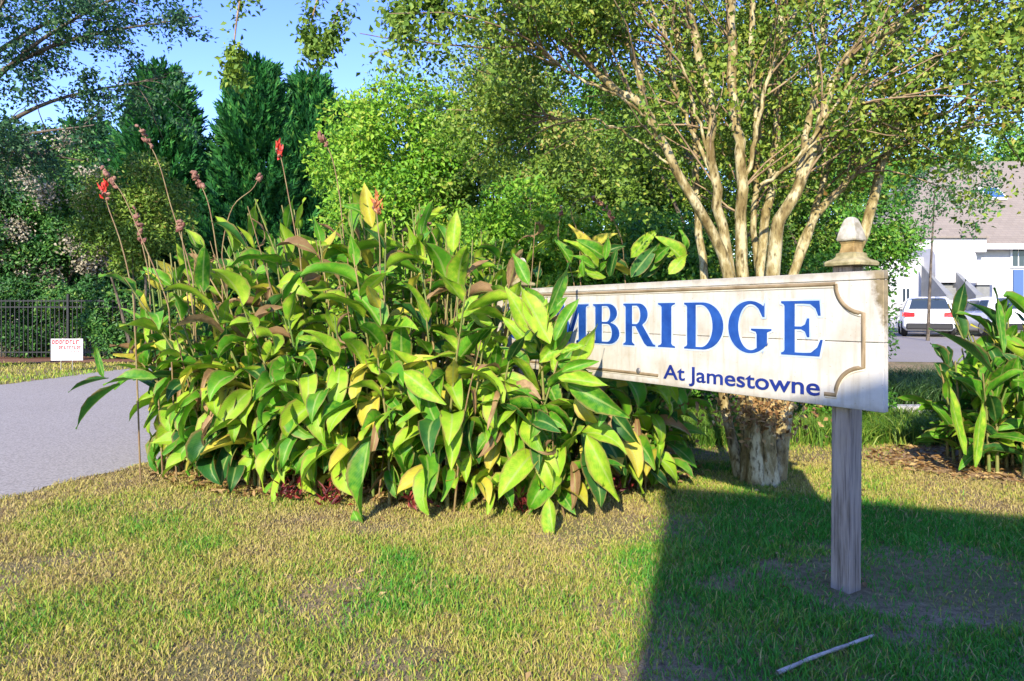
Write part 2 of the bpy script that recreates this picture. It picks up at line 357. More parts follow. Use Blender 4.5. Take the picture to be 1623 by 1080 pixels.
def lawn_tint(X, Y):
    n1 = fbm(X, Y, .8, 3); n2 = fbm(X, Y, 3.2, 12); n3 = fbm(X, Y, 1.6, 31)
    right = sstep(-.05, .55, X - .266 / .964 * (Y - 4.2) - .6) * (1 - .75 * sstep(4.7, 5.5, Y + .36 * (X - 2.1)))  # greener tint painted within the shade's outline, on top of lusher growth
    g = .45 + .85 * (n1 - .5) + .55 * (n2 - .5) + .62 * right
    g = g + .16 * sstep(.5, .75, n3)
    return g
def lawn():
    Xs, Ys = [], []
    for y0, y1, dens in ((1.6, 3.2, 15000), (3.2, 4.6, 12000), (4.6, 6.5, 7500), (6.5, 10.5, 2400)):
        wl, wr = .82 * y1 + .9, .82 * y1 + .9
        n = int((wl + wr) * (y1 - y0) * dens); Xs.append(rng.uniform(-wl, wr, n)); Ys.append(rng.uniform(y0, y1, n))
    X = np.concatenate(Xs); Y = np.concatenate(Ys)
    keep = (X > curve_x(NEAR_EDGE, np.minimum(Y, 16)) + (fbm(X, Y, 3.0, 4) - .5) * .25 - .05) & (np.abs(X) < .82 * Y + .9)
    # bare soil: beside the sign post and thin patches
    rt = sstep(.2, 1.0, X - .276 * (Y - 4.2) - .6); bare = sstep(.57, .70, fbm(X, Y, 1.15, 17)) * .7 * (1 - .6 * rt)
    d1 = np.hypot((X - 1.9) / .75, (Y - 3.45) / .5); bare = np.maximum(bare, sstep(1.15, .55, d1 + (fbm(X, Y, 3, 2) - .5) * 1.9))
    d2 = np.hypot((X - 2.4) / .6, (Y - 3.9) / .45); bare = np.maximum(bare, .85 * sstep(1.15, .5, d2 + (fbm(X, Y, 3, 5) - .5) * 1.9))
    d3 = np.hypot((X - .62) / .35, (Y - 2.62) / .22); bare = np.maximum(bare, .85 * sstep(1.15, .5, d3))
    d4 = np.hypot((X + .75) / 2.1, (Y - 6.4) / .95); bare = np.maximum(bare, .93 * sstep(1.1, .75, d4))
    d5 = np.hypot((X - 4.9) / 1.5, (Y - 6.4) / .9); bare = np.maximum(bare, .9 * sstep(1.1, .75, d5))
    keep &= rng.random(len(X)) > bare * .84
    keep &= (np.hypot(X - 1.72, Y - 3.49) > .09)
    X, Y, bare = X[keep], Y[keep], bare[keep]; g = lawn_tint(X, Y); n = len(X)
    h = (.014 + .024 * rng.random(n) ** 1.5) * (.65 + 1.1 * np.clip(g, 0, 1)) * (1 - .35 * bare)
    tall = rng.random(n) < .02; h[tall] *= 1.8
    w = .0024 + .0024 * rng.random(n) + .0004 * Y
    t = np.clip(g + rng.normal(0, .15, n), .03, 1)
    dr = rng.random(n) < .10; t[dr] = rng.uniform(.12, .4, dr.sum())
    o = blades('grass', X, Y, h, w, t, M['grass'], lean=.85, zoff=-.003); return tag(o, 'short mown lawn, dry tan in the open, lusher and painted greener inside the shade', 'grass', kind='stuff')
lawn()
# verge across the road
n = 26000; X = rng.uniform(-24, -8.6, n); Y = rng.uniform(9, 20, n); k = (X < curve_x(FAR_EDGE, Y) + .08) & (Y < 18.9); X, Y = X[k], Y[k]
tag(blades('verge_grass', X, Y, .05 + .05 * rng.random(len(X)), np.full(len(X), .02), np.clip(.58 + .5 * (fbm(X, Y, .6, 2) - .5) + rng.normal(0, .1, len(X)), 0, 1), M['grass'], 1.0),
    'strip of short grass along the far side of the road', 'grass', kind='stuff')
# rough border grass in front of the concrete edging
def tufts(name, spots, hh, per, m, label, wd=.010, lean=.9, spread=.10):
    C = np.repeat(spots, per, axis=0); n = len(C); X = C[:, 0] + rng.normal(0, spread, n); Y = C[:, 1] + rng.normal(0, spread, n)
    h = hh * (.55 + .6 * rng.random(n)); tint = np.clip(np.repeat(rng.random(len(spots)), per) * .6 + rng.random(n) * .5, 0, 1)
    return tag(blades(name, X, Y, h, np.full(n, wd) * (.7 + .6 * rng.random(n)), tint, m, lean), label, 'grass', kind='stuff')
sp = np.stack([rng.uniform(1.9, 6.2, 420), rng.uniform(7.0, 8.7, 420)], -1); sp = sp[(sp[:, 1] > 7.0 + .45 * fbm(sp[:, 0], sp[:, 1], 1.2))]
tufts('border_grass', sp, .27, 40, M['border_grass'], 'rough long green grass in front of the concrete edging', .011)
sp = np.stack([rng.uniform(4.2, 9.4, 300), rng.uniform(10.3, 12.6, 300)], -1)
tufts('liriope_border', sp, .42, 60, M['liriope'], 'dark green liriope border behind the concrete edging', .016, 1.0, .12)
# fallen leaves
def litter(name, X, Y, size, m, label, up=.5):
    n = len(X); C = np.stack([X, Y, gz(X, Y) + .012 + .02 * rng.random(n)], -1)
    D = rdir(n); D[:, 2] *= .25; N = np.tile([0, 0, 1.0], (n, 1)) + rdir(n) * up
    L = size * (.5 + rng.random(n)); return tag(link(name, leaf_cloud(name, C, D, N, L, L * .5, rng.random(n)), None, m), label, 'leaf litter', kind='stuff')
n = 420; X = rng.uniform(-2.6, 4.0, n); Y = rng.uniform(2.2, 7.0, n); k = (np.abs(X) < .75 * Y)
litter('fallen_leaves', X[k], Y[k], .034, M['dry_leaf'], 'brown fallen leaves scattered over the lawn')
a = rng.random(5200) * 6.283; r = np.sqrt(rng.random(5200)); X = -.75 + 2.5 * r * np.cos(a); Y = 6.3 + 1.25 * r * np.sin(a)
litter('leaf_litter', X, Y, .06, M['dry_leaf'], 'brown dead leaves lying under the large canna clump', .8)
a = rng.random(1500) * 6.283; r = np.sqrt(rng.random(1500)); X = 4.9 + 1.6 * r * np.cos(a); Y = 6.4 + .95 * r * np.sin(a)
litter('leaf_litter', X, Y, .06, M['dry_leaf'], 'brown dead leaves lying under the canna at the lawn edge', .8)
# the stick
A, B = at(1232, 1076, 1540 / 581), at(1384, 1017, 1540 / 522); A.z, B.z = .022, .026
p = spline([A, A.lerp(B, .35) + Vector((.004, .006, .004)), A.lerp(B, .7) + Vector((-.004, -.004, .003)), B], 14)
st = link('stick', tubes('stick', [(p, np.linspace(.009, .0065, 14) * (1 + .12 * np.sin(np.arange(14) * 1.9)))], 7, .1), None, M['stick'])
tag(st, 'pale bare stick lying in the grass before the post', 'stick')

# ------------------------------------------------------------------ the sign
RX, RY = 1.741, 3.253; TH = math.atan2(-.8485, .5292); BL, BZ0, BZ1 = 3.55, .927, 1.598
sign = empty('wooden_sign', (RX, RY, 0), TH)
tag(sign, 'weathered white wooden sign with blue CAMBRIDGE lettering on grey posts', 'sign')
def s_of(px):                       # distance along the board's face from its free end
    k = (px - CX) / F; return (RX - k * RY) / (.5292 + k * .8485)
for z0, z1, d in ((BZ0, 1.2535, 0.0), (1.2565, 1.5530, .0015), (1.5555, BZ1, .0)):
    box('plank', -BL, 0, d, .042, z0, z1, M['sign_paint'], sign, .003)
for sx, lean in ((.250, .012), (BL - .25, -.008)):
    b = box_bm(-sx - .052, -sx + .052, .0435, .1475, -.25, 1.632, .006)
    for v in b.verts: v.co.x += lean * v.co.z / 1.6
    link('post', bm_mesh('post', b), sign, M['post_wood'])
    fc = Vector((-sx + lean + .018, .0955, 0))
    def sq(name, prof, m, parent):
        bm = bmesh.new(); rings = []
        for hw, z in prof:
            c = hw * .16; r = []
            for (ax, ay) in ((1, 1), (-1, 1), (-1, -1), (1, -1)):
                pa, pb = (ax * hw, ay * (hw - c)), (ax * (hw - c), ay * hw)
                for q in ((pa, pb) if ax * ay > 0 else (pb, pa)): r.append(bm.verts.new((fc.x + q[0], fc.y + q[1], z)))
            rings.append(r)
        for r0, r1 in zip(rings, rings[1:]):
            for i in range(8): bm.faces.new((r0[i], r0[(i + 1) % 8], r1[(i + 1) % 8], r1[i]))
        bm.faces.new(rings[-1]); bm.faces.new(rings[0][::-1])
        return link(name, bm_mesh(name, bm), parent, m)
    cap = sq('post_cap', [(.096, 1.6325), (.098, 1.645), (.092, 1.655), (.066, 1.667), (.056, 1.678), (.055, 1.694), (.047, 1.698)], M['finial_moss'], sign)
    sq('neck', [(.043, 1.6985), (.040, 1.71), (.036, 1.73), (.037, 1.742), (.043, 1.752), (.043, 1.757)], M['finial_brown'], cap)
    sq('finial', [(.051, 1.7575), (.053, 1.764), (.048, 1.79), (.040, 1.82), (.031, 1.85), (.023, 1.868), (.012, 1.877)], M['finial_white'], cap)
# routed border line with scooped corners
def border_path(x0, x1, z0, z1, r):
    P = []
    def arc(cx, cz, a0, a1):
        for t in np.linspace(a0, a1, 11): P.append((cx + r * math.cos(t), cz + r * math.sin(t)))
    h = math.pi / 2
    arc(x1, z1, 2 * h, 3 * h); arc(x1, z0, h, 2 * h); arc(x0, z0, 0, h); arc(x0, z1, -h, 0)
    return P
def ribbon(name, P, hw, y, m, parent, closed=False):
    P = np.asarray(P, float); n = len(P); Tn = np.gradient(P, axis=0) if not closed else np.roll(P, -1, 0) - np.roll(P, 1, 0)
    Tn = unit(Tn); Nn = np.stack([-Tn[:, 1], Tn[:, 0]], -1); A, B = P + Nn * hw, P - Nn * hw
    V = np.concatenate([np.stack([Q[:, 0], np.full(n, yy), Q[:, 1]], -1) for yy in (y, y + .0022) for Q in (A, B)])
    Fa = []
    for i in range(n if closed else n - 1):
        j = (i + 1) % n
        Fa += [(i, j, n + j, n + i), (2 * n + i, 2 * n + j, j, i), (n + i, n + j, 3 * n + j, 3 * n + i)]
    return link(name, npmesh(name, V, np.array(Fa)), parent, m)
s_tl, s_tr = s_of(1047) + .02, s_of(1303) - .012
x0, x1, z0, z1, r = -BL + .098, -.098, .987, 1.540, .145
path = border_path(x0, x1, z0, z1, r)
def split_path(pth):
    """open the border where the small lettering stands on it"""
    k = [i for i in range(len(pth))]
    i_r = 21; i_l = 22       # bottom scoops: end of right one, start of left one
    right = pth[:i_r + 1] + [(-s_tr, z0)]
    left = [(-s_tl, z0)] + pth[i_l:]
    return left + right[:0], right
pr = path[:22] + [(-s_tr, z0)]; pl_ = [(-s_tl, z0)] + path[22:] + [path[0]]
for pp in (pr, pl_):
    q = []
    for a, b in zip(pp, pp[1:]):
        m_ = max(1, int(math.hypot(b[0] - a[0], b[1] - a[1]) / .12)); q += [(a[0] + (b[0] - a[0]) * t / m_, a[1] + (b[1] - a[1]) * t / m_) for t in range(m_)]
    q.append(pp[-1])
    ribbon('border_line', q, .0105, -.0022, M['border_tan'], sign)
    ribbon('border_pale_line', [(a * 1.0 + .004, b - .013) for a, b in q], .006, -.0012, M['border_light'], sign)  # paler second line of the two-tone border, set just below
# serif capitals, cap height 1
def ell(cx, cy, rx, ry, a0, a1, n=16):
    return [(cx + rx * math.cos(t), cy + ry * math.sin(t)) for t in np.linspace(math.radians(a0), math.radians(a1), n)]
def stem(x0, x1, e=.075):           # a bracketed stem with both serifs
    return [(x0 - e, 0), (x1 + e, 0), (x1 + e, .03), (x1 + .02, .055), (x1, .09), (x1, .91), (x1 + .02, .945), (x1 + e, .97), (x1 + e, 1), (x0 - e, 1), (x0 - e, .97), (x0 - .02, .945), (x0, .91), (x0, .09), (x0 - .02, .055), (x0 - e, .03)]
LET = {
 'I': [stem(.075, .275)],
 'E': [[(0, 0), (.74, 0), (.80, .30), (.76, .30), (.70, .16), (.58, .06), (.44, .05), (.27, .05), (.27, .48), (.40, .48), (.47, .44), (.51, .34), (.55, .34), (.55, .68), (.51, .68), (.47, .57), (.40, .53), (.27, .53), (.27, .95), (.44, .95), (.57, .94), (.67, .86), (.72, .73), (.76, .73), (.74, 1), (0, 1), (0, .965), (.05, .945), (.07, .91), (.07, .09), (.05, .055), (0, .035)]],
 'D': [[(0, 0), (.40, 0)] + ell(.42, .5, .46, .5, -88, 88, 22) + [(.40, 1), (0, 1), (0, .965), (.05, .945), (.07, .91), (.07, .09), (.05, .055), (0, .035)],
       [(.27, .05), (.27, .95), (.37, .95)] + ell(.38, .5, .27, .45, 86, -86, 20) + [(.37, .05)]],
 'B': [[(0, 0), (.44, 0)] + ell(.46, .265, .30, .265, -86, 80, 12) + ell(.44, .765, .255, .235, -70, 86, 12) + [(.42, 1), (0, 1), (0, .965), (.05, .945), (.07, .91), (.07, .09), (.05, .055), (0, .035)],
       [(.26, .05), (.26, .50), (.40, .50)] + ell(.42, .275, .135, .225, 82, -82, 10) + [(.40, .05)],
       [(.26, .55), (.26, .95), (.38, .95)] + ell(.39, .75, .115, .20, 82, -82, 10) + [(.38, .55)]],
 'R': [stem(.07, .26, .07)[:4] + [(.28, .055), (.26, .09), (.26, .46), (.36, .46), (.62, .06), (.70, 0), (.92, 0), (.92, .035), (.86, .055), (.56, .49)] + ell(.44, .74, .27, .26, -60, 86, 14) + [(.42, 1), (0, 1), (0, .965), (.05, .945), (.07, .91), (.07, .09), (.05, .055), (0, .035)],
       [(.26, .51), (.26, .95), (.37, .95)] + ell(.38, .73, .125, .22, 82, -82, 10) + [(.37, .51)]],
 'G': [ell(.47, .5, .47, .515, 52, 325, 34) + [(.83, .14), (.83, .40), (.92, .44), (.92, .47), (.50, .47), (.50, .44), (.60, .41), (.62, .36), (.62, .09)] + ell(.49, .5, .27, .455, 295, 62, 30) + [(.66, .86), (.74, .70), (.78, .70), (.78, .97)]],
 'C': [ell(.47, .5, .47, .515, 52, 312, 34) + [(.82, .18), (.79, .20), (.70, .10)] + ell(.49, .5, .27, .455, 300, 62, 30) + [(.66, .86), (.74, .68), (.78, .68), (.78, .97)]],
 'A': [[(0, 0), (.30, 0), (.30, .035), (.22, .06), (.19, .10), (.26, .30), (.54, .30), (.60, .12), (.58, .06), (.52, .035), (.52, 0), (.92, 0), (.92, .035), (.86, .06), (.83, .10), (.53, 1.0), (.43, 1.0), (.12, .10), (.07, .055), (0, .035)], [(.28, .355), (.40, .72), (.52, .355)]],
 'M': [[(0, 0), (.28, 0), (.28, .035), (.20, .06), (.18, .12), (.18, .82), (.46, 0), (.54, 0), (.82, .80), (.82, .09), (.80, .055), (.74, .035), (.74, 0), (1.12, 0), (1.12, .035), (1.06, .055), (1.04, .09), (1.04, .91), (1.06, .945), (1.12, .965), (1.12, 1), (.80, 1), (.56, .34), (.33, 1), (0, 1), (0, .965), (.07, .945), (.10, .91), (.10, .12), (.08, .06), (0, .035)]],
}
def curve_to_mesh(name, cu, smooth=False):
    o = bpy.data.objects.new('tmp', cu); COL.objects.link(o); dg = bpy.context.evaluated_depsgraph_get()
    me = bpy.data.meshes.new_from_object(o.evaluated_get(dg)); me.name = name
    bpy.data.objects.remove(o); bpy.data.curves.remove(cu); me.materials.clear(); return me
def letter(ch, xa, xb, zb, zt, y, ext, off, m, name, parent):
    w = max(x for s in LET[ch] for x, _ in s); cu = bpy.data.curves.new('c', 'CURVE'); cu.dimensions = '2D'; cu.fill_mode = 'BOTH'; cu.extrude = ext; cu.offset = off
    for s in LET[ch]:
        sp_ = cu.splines.new('POLY'); sp_.points.add(len(s) - 1); sp_.use_cyclic_u = True
        for p_, (a, b) in zip(sp_.points, s): p_.co = (xa + a / w * (xb - xa), zb + b * (zt - zb), 0, 1)
    me = curve_to_mesh(name, cu)
    me.transform(Matrix.Translation((0, y, 0)) @ Matrix.Rotation(math.radians(90), 4, 'X'))
    return link(name, me, parent, m)
zx = lambda z: 780 + z * 660 / 1623
spans = [(ch, -s_of(zx(a)), -s_of(zx(b))) for ch, a, b in (('B', 395, 497), ('R', 513, 637), ('I', 648, 714), ('D', 750, 902), ('G', 922, 1090), ('E', 1128, 1290))]
e = spans[0][1] - .055; spans = [('M', e - .44, e), ('A', e - .83, e - .47), ('C', e - 1.18, e - .87)] + spans
for ch, a, b in spans:
    lo = letter(ch, a, b, 1.174, 1.459, -.0032, .0010, 0, M['letter_blue'], 'letter', sign)
    letter(ch, a, b, 1.174, 1.459, -.0012, .0008, .011, M['letter_halo'], 'letter_outline', lo)
# small line of lettering
fc_ = bpy.data.curves.new('t', 'FONT'); fc_.body = 'At Jamestowne'; fc_.size = .128; fc_.extrude = .001; fc_.offset = .0016; fc_.space_character = 1.0
me = curve_to_mesh('letter', fc_); me.transform(Matrix.Rotation(math.radians(90), 4, 'X'))
xs = [v.co.x for v in me.vertices]; xa, xb = min(xs), max(xs); ta, tb = -s_of(1052), -s_of(1300)
me.transform(Matrix.Translation((ta, -.0030, .9745)) @ Matrix.Diagonal(((tb - ta) / (xb - xa), 1, 1, 1)) @ Matrix.Translation((-xa, 0, 0)))
bm = bmesh.new(); bm.from_mesh(me); bpy.data.meshes.remove(me)
# one object per character: gather islands and cut by columns
isl, seen = [], set()
for v in bm.verts:
    if v in seen: continue
    st_, grp = [v], []
    seen.add(v)
    while st_:
        q = st_.pop(); grp.append(q)
        for ed in q.link_edges:
            w_ = ed.other_vert(q)
            if w_ not in seen: seen.add(w_); st_.append(w_)
    isl.append((min(q.co.x for q in grp), max(q.co.x for q in grp), {f for q in grp for f in q.link_faces}))
isl.sort(key=lambda t: t[0]); chars = []
for a, b, fs in isl:
    if chars and a < chars[-1][1] - .004: chars[-1] = (chars[-1][0], max(b, chars[-1][1]), chars[-1][2] | fs)
    else: chars.append((a, b, set(fs)))
for a, b, fs in chars:
    nb = bmesh.new(); mp = {}
    for f in fs:
        vs_ = [mp.setdefault(v, None) or mp.__setitem__(v, nb.verts.new(v.co)) or mp[v] for v in f.verts]
        try: nb.faces.new(vs_)
        except ValueError: pass
    link('letter', bm_mesh('letter', nb), sign, M['navy'])
bm.free()
bb = bmesh.new(); bmesh.ops.create_uvsphere(bb, u_segments=12, v_segments=8, radius=.021)
for v in bb.verts: v.co = Vector((-s_of(1012) + v.co.x, v.co.y * .4 - .001, 1.004 + v.co.z))
link('bolt', bm_mesh('bolt', bb, True), sign, M['bolt'])
def board_side(P):
    """signed distance behind the board's face, distance along it"""
    d = np.asarray(P, float)[..., :2] - np.array([RX, RY]); return d @ np.array([.8485, .5292]), d @ np.array([-.5292, .8485])

# ------------------------------------------------------------------ canna clumps
def canna_leaf(seed, bend, twist, wave, fold, wid):
    r = np.random.default_rng(seed); nl, nw = 7, 4
    v = np.linspace(0, 1, nl + 1); u = np.linspace(-1, 1, nw + 1)
    wv = wid * (np.sin(math.pi * np.clip(v, 0, 1) ** .78) ** .9) * (1 - .18 * v ** 3) * .5; wv[0] = .012; wv[-1] = .003
    ang = -np.radians(bend) * v ** 1.4; dy = np.cos(ang); dz = np.sin(ang)
    y = np.concatenate([[0], np.cumsum((dy[1:] + dy[:-1]) / 2 / nl)]); z = np.concatenate([[0], np.cumsum((dz[1:] + dz[:-1]) / 2 / nl)])
    V = []; UV = []
    for i in range(nl + 1):
        tw = math.radians(twist) * v[i]
        for j in range(nw + 1):
            a = u[j] * wv[i]; lift = abs(u[j]) * fold * wv[i] + wave * math.sin(v[i] * 9 + seed + (2.0 if u[j] > 0 else 0)) * abs(u[j]) ** 2
            ca, sa = math.cos(tw), math.sin(tw); lx, lz = a * ca - lift * sa, a * sa + lift * ca
            nx = (0, -math.sin(ang[i]), math.cos(ang[i]))
            V.append((lx, y[i] + nx[1] * lz, z[i] + nx[2] * lz)); UV.append(((u[j] + 1) / 2, v[i]))
    k = nw + 1; i = (np.arange(nl)[:, None] * k + np.arange(nw)[None]); Fa = np.stack([i, i + 1, i + k + 1, i + k], -1).reshape(-1, 4)
    return np.array(V), Fa, np.array(UV)
LEAVES = []
for q in range(24):
    bend = [12, 25, 40, 60, 80, 100, 120, 35][q % 8] + random.uniform(-6, 6)
    LEAVES.append((bend, canna_leaf(q, bend, random.uniform(-60, 60), random.uniform(.015, .055), random.uniform(.15, 1.0), random.uniform(.33, .45))))
def leaf_meshes(prefix='leaf'): return [npmesh(prefix, V, Fa, smooth=True, uv=UV, tint=np.zeros(len(V))) for _, (V, Fa, UV) in LEAVES]
LM = leaf_meshes()
for me in LM: me.materials.append(M['canna_green'])
def leaf_matrix(base, az, pitch, roll, size):
    # local +Y is the leaf's length; pitch raises it, az turns it (0 = away from camera, +Y)
    return Matrix.Translation(base) @ Matrix.Rotation(az, 4, 'Z') @ Matrix.Rotation(pitch, 4, 'X') @ Matrix.Rotation(roll, 4, 'Y') @ Matrix.Scale(size, 4)
def place_leaves(root, leaves, nmax, stuff_label):
    """leaves: (matrix, variant, material key, score); nearest ones become parts"""
    leaves.sort(key=lambda t: -t[3]); inv = Matrix.Translation(-root.location)
    for Mx, q, mk, _ in leaves[:nmax]:
        o = bpy.data.objects.new('leaf', LM[q]); COL.objects.link(o); o.parent = root; o.matrix_local = inv @ Mx
        o.material_slots[0].link = 'OBJECT'; o.material_slots[0].material = M[mk]
    rest = {}
    for Mx, q, mk, _ in leaves[nmax:]: rest.setdefault(mk, []).append((inv @ Mx, q))
    Vs, Fs, Us, Ts, Ms, off = [], [], [], [], [], 0; keys = sorted(rest)
    for mi, mk in enumerate(keys):
        for Mx, q in rest[mk]:
            V, Fa, UV = LEAVES[q][1]; A = np.array(Mx); Vs.append(V @ A[:3, :3].T + A[:3, 3]); Fs.append(Fa + off); Us.append(UV); Ts.append(np.full(len(V), random.random())); Ms.append(np.full(len(Fa), mi)); off += len(V)
    if off:
        me = npmesh('foliage', np.concatenate(Vs), np.concatenate(Fs), np.concatenate(Ts), True, np.concatenate(Us))
        for k in keys: me.materials.append(M[k])
        me.polygons.foreach_set('material_index', np.concatenate(Ms).astype(np.int32))
        o = link('foliage', me, root); o['kind'] = 'stuff'
clump = empty('canna_clump', (-.75, 6.0, 0))
tag(clump, 'large leafy green canna clump with red flower spikes hiding the sign end', 'canna plant')
def top_h(x, y):
    return float(np.interp(x, [-3.2, -2.7, -2.0, -1.2, -.5, .1, .6, 1.2], [1.55, 2.0, 2.18, 2.22, 2.14, 1.78, 1.32, 1.05]) + .10 * (y - 6))
leaves, stems, tries = [], [], 0
front = [(-3.0, 6.2), (-2.5, 5.55), (-1.9, 5.25), (-1.1, 4.95), (-.4, 4.75), (.2, 4.62), (.55, 4.75), (.95, 5.15), (1.35, 5.9)]
while len(stems) < 200 and tries < 12000:
    tries += 1; x = random.uniform(-2.95, 1.3); yf = float(np.interp(x, [a for a, _ in front], [b for _, b in front]))
    y = yf + .12 + (random.random() ** 1.5) * (7.5 - yf)
    d, s = board_side((x, y))
    if -.28 < d < .30 and -.1 < s < BL + .12: continue
    if x > .75 and d < .35 : continue
    if any((x - a) ** 2 + (y - b) ** 2 < .009 for a, b, _, _ in stems): continue
    depth_in = y - yf
    hgt = top_h(x, y) * random.uniform(.80, 1.08)
    if depth_in < .55: hgt *= random.uniform(.55, .85)
    lean = Vector(((x + .75) * .14 + random.gauss(0, .06), -.14 * max(0, .9 - depth_in) + random.gauss(0, .05), 0))
    stems.append((x, y, hgt, lean))
def hides_board(P):
    px, py = proj(np.array([P])); px, py = px[0], py[0]
    d, s = board_side(P)
    if d > 0: return False
    lim = 888 + max(0, (py - 452)) * .42
    return px > lim and 415 < py < 700
stem_items = []
for (x, y, hgt, lean) in stems:
    root = Vector((x, y, 0)); tip = root + Vector((lean.x * hgt, lean.y * hgt, hgt))
    c1 = root + Vector((lean.x * .15 * hgt, lean.y * .15 * hgt, hgt * .45))
    sp_ = spline([root, c1, tip], 9); stem_items.append((sp_, np.linspace(.014, .006, 9)))
    nleaf = random.randint(10, 14); a0 = random.uniform(0, 6.28); yf = float(np.interp(x, [a for a, _ in front], [b for _, b in front])); edge = y - yf
    for k in range(nleaf):
        f = (k + random.random() * .7) / nleaf; f = .12 + .84 * f
        base = Vector(sp_[min(8, int(f * 8))]).lerp(Vector(sp_[min(8, int(f * 8) + 1)]), f * 8 - int(f * 8))
        az = a0 + k * 2.4 + random.gauss(0, .5)
        # leaves turn towards the light and out of the clump: pull the azimuth towards -Y / outwards
        out = math.atan2(-(x + .75) * .55, -1.0) if True else 0   # angle measured from +Y: use vector form
        dv = Vector((math.sin(-az), math.cos(az), 0)) + Vector(((x + .75) * .28, -.75, 0)) * random.uniform(.4, 1.1)
        azz = math.atan2(-dv.x, dv.y)
        if f > .86: pitch = math.radians(random.uniform(40, 82)); bmax = 70
        elif f > .55: pitch = math.radians(random.uniform(8, 55)); bmax = 110
        else: pitch = math.radians(random.uniform(-30, 28)); bmax = 140
        cand = [i for i, (b, _) in enumerate(LEAVES) if b <= bmax and (f > .55 or b > 30)]
        q = random.choice(cand); size = random.uniform(.26, .48) * (1.0 if f < .9 else .85) * (1.0 if random.random() < .8 else .55)
        Mx = leaf_matrix(base, azz, pitch, random.gauss(0, .35), size)
        V = LEAVES[q][1][0]; pts = [Mx @ Vector(V[i]) for i in (12, 17, 22, 27, 32, 37, 20, 24, 30)]
        if min(p_.z for p_ in pts) < .02: continue
        ds = [board_side(p_) for p_ in pts + [base]]
        if any(-.03 < a < .16 and -.05 < b < BL + .05 for a, b in ds): continue
        if (min(a for a, _ in ds) < 0 < max(a for a, _ in ds)) and any(-.05 < b < BL + .05 for _, b in ds): continue
        if any(hides_board(p_) for p_ in pts): continue
        u = random.random(); low = f < .42
        mk = ('canna_lime' if u < .38 else 'canna_green' if u < .74 else 'canna_deep' if u < .83 else 'canna_yellow' if u < (.93 if low else .89) else 'canna_dry' if u < (1.0 if low else .95) else 'canna_lime')
        if mk == 'canna_dry': Mx = Mx @ Matrix.Diagonal((random.uniform(.25, .5), 1, 1, 1))
        tipp = pts[2]; score = -tipp.y + .35 * tipp.z + size * 2 + .15 * abs(tipp.x + .75)
        leaves.append((Mx, q, mk, score))
# the skirt of low leaves hanging over the front edge
k = 0
while k < 360:
    x = random.uniform(-3.1, 1.25) if k % 3 else random.uniform(-3.1, -2.0); yf = float(np.interp(x, [a for a, _ in front], [b for _, b in front])); base = Vector((x, yf + random.uniform(.0, .45), random.uniform(.22, 1.0)))
    k += 1; dv = Vector(((x + .6) * .30 + random.gauss(0, .45), -1, 0)); azz = math.atan2(-dv.x, dv.y)
    q = random.choice([i for i, (b, _) in enumerate(LEAVES) if b > 50]); Mx = leaf_matrix(base, azz, math.radians(random.uniform(-35, 15)), random.gauss(0, .4), random.uniform(.26, .44))
    V = LEAVES[q][1][0]; pts = [Mx @ Vector(V[i]) for i in (12, 17, 22, 27, 32, 37, 20, 24, 30)]
    if min(p_.z for p_ in pts) < .015: continue
    ds = [board_side(p_) for p_ in pts + [base]]
    if any(-.05 < a < .2 and -.05 < b < BL + .05 for a, b in ds) and base.z > .7: continue
    if any(hides_board(p_) for p_ in pts): continue
    u = random.random(); mk = 'canna_lime' if u < .42 else 'canna_green' if u < .76 else 'canna_deep' if u < .84 else 'canna_yellow' if u < .93 else 'canna_dry'
    if mk == 'canna_dry': Mx = Mx @ Matrix.Diagonal((random.uniform(.3, .5), 1, 1, 1))
    leaves.append((Mx, q, mk, -pts[2].y + .5))
# single leaves read off the photograph: base px, tip px, distance, material
def hero(bx, by, tx, ty, Yb, Yt, mk, roll=0.0, q=1, ls=None, wide=1.0):
    A, B = at(bx, by, Yb), at(tx, ty, Yt); d = B - A; L = d.length; dv = d.normalized()
    toward = Vector((-.25, -1, .55)); n_ = (toward - dv * toward.dot(dv)).normalized(); sx = dv.cross(n_)
    R = Matrix((sx, dv, n_)).transposed().to_4x4(); Mx = Matrix.Translation(A) @ R @ Matrix.Rotation(roll, 4, 'Y') @ Matrix.Diagonal((L * wide, L, L, 1))
    ls.append((Mx, q, mk, 50.0))
H_ = lambda *a, **k: hero(*a, ls=leaves, **k)
H_(872, 545, 822, 448, 4.75, 4.85, 'canna_lime', q=0, wide=.95)
H_(905, 585, 950, 512, 4.6, 4.6, 'canna_lime', q=1, wide=.9, roll=.4)
H_(880, 540, 915, 470, 4.7, 4.7, 'canna_green', q=8, wide=.8, roll=-.3)
H_(890, 560, 925, 545, 4.6, 4.5, 'canna_lime', q=9, wide=.9)
H_(838, 452, 812, 400, 4.9, 4.95, 'canna_green', q=8, wide=1.05)
for a in ((850, 560, 800, 500), (860, 545, 862, 470), (858, 520, 888, 462), (855, 575, 905, 520), (845, 530, 800, 455), (875, 590, 915, 545), (868, 560, 898, 490), (840, 580, 795, 545), (880, 570, 928, 560)):
    H_(*a, 4.85, 4.8, random.choice(['canna_lime', 'canna_green', 'canna_green']), q=random.choice([0, 8, 9, 10]), wide=random.uniform(.9, 1.2), roll=random.gauss(0, .25))
stem_items.append((spline([at(872, HY + F * H / 4.9, 4.9), at(862, 640, 4.9), at(856, 520, 4.9)], 9), np.linspace(.014, .007, 9)))
H_(868, 500, 905, 415, 4.8, 4.9, 'canna_green', q=0, wide=.7, roll=.7)
H_(885, 600, 962, 606, 4.5, 4.3, 'canna_lime', q=9, wide=.8)
H_(890, 590, 945, 565, 4.5, 4.4, 'canna_green', q=10, wide=.8)
H_(900, 610, 1000, 655, 4.5, 4.3, 'canna_green', q=2)
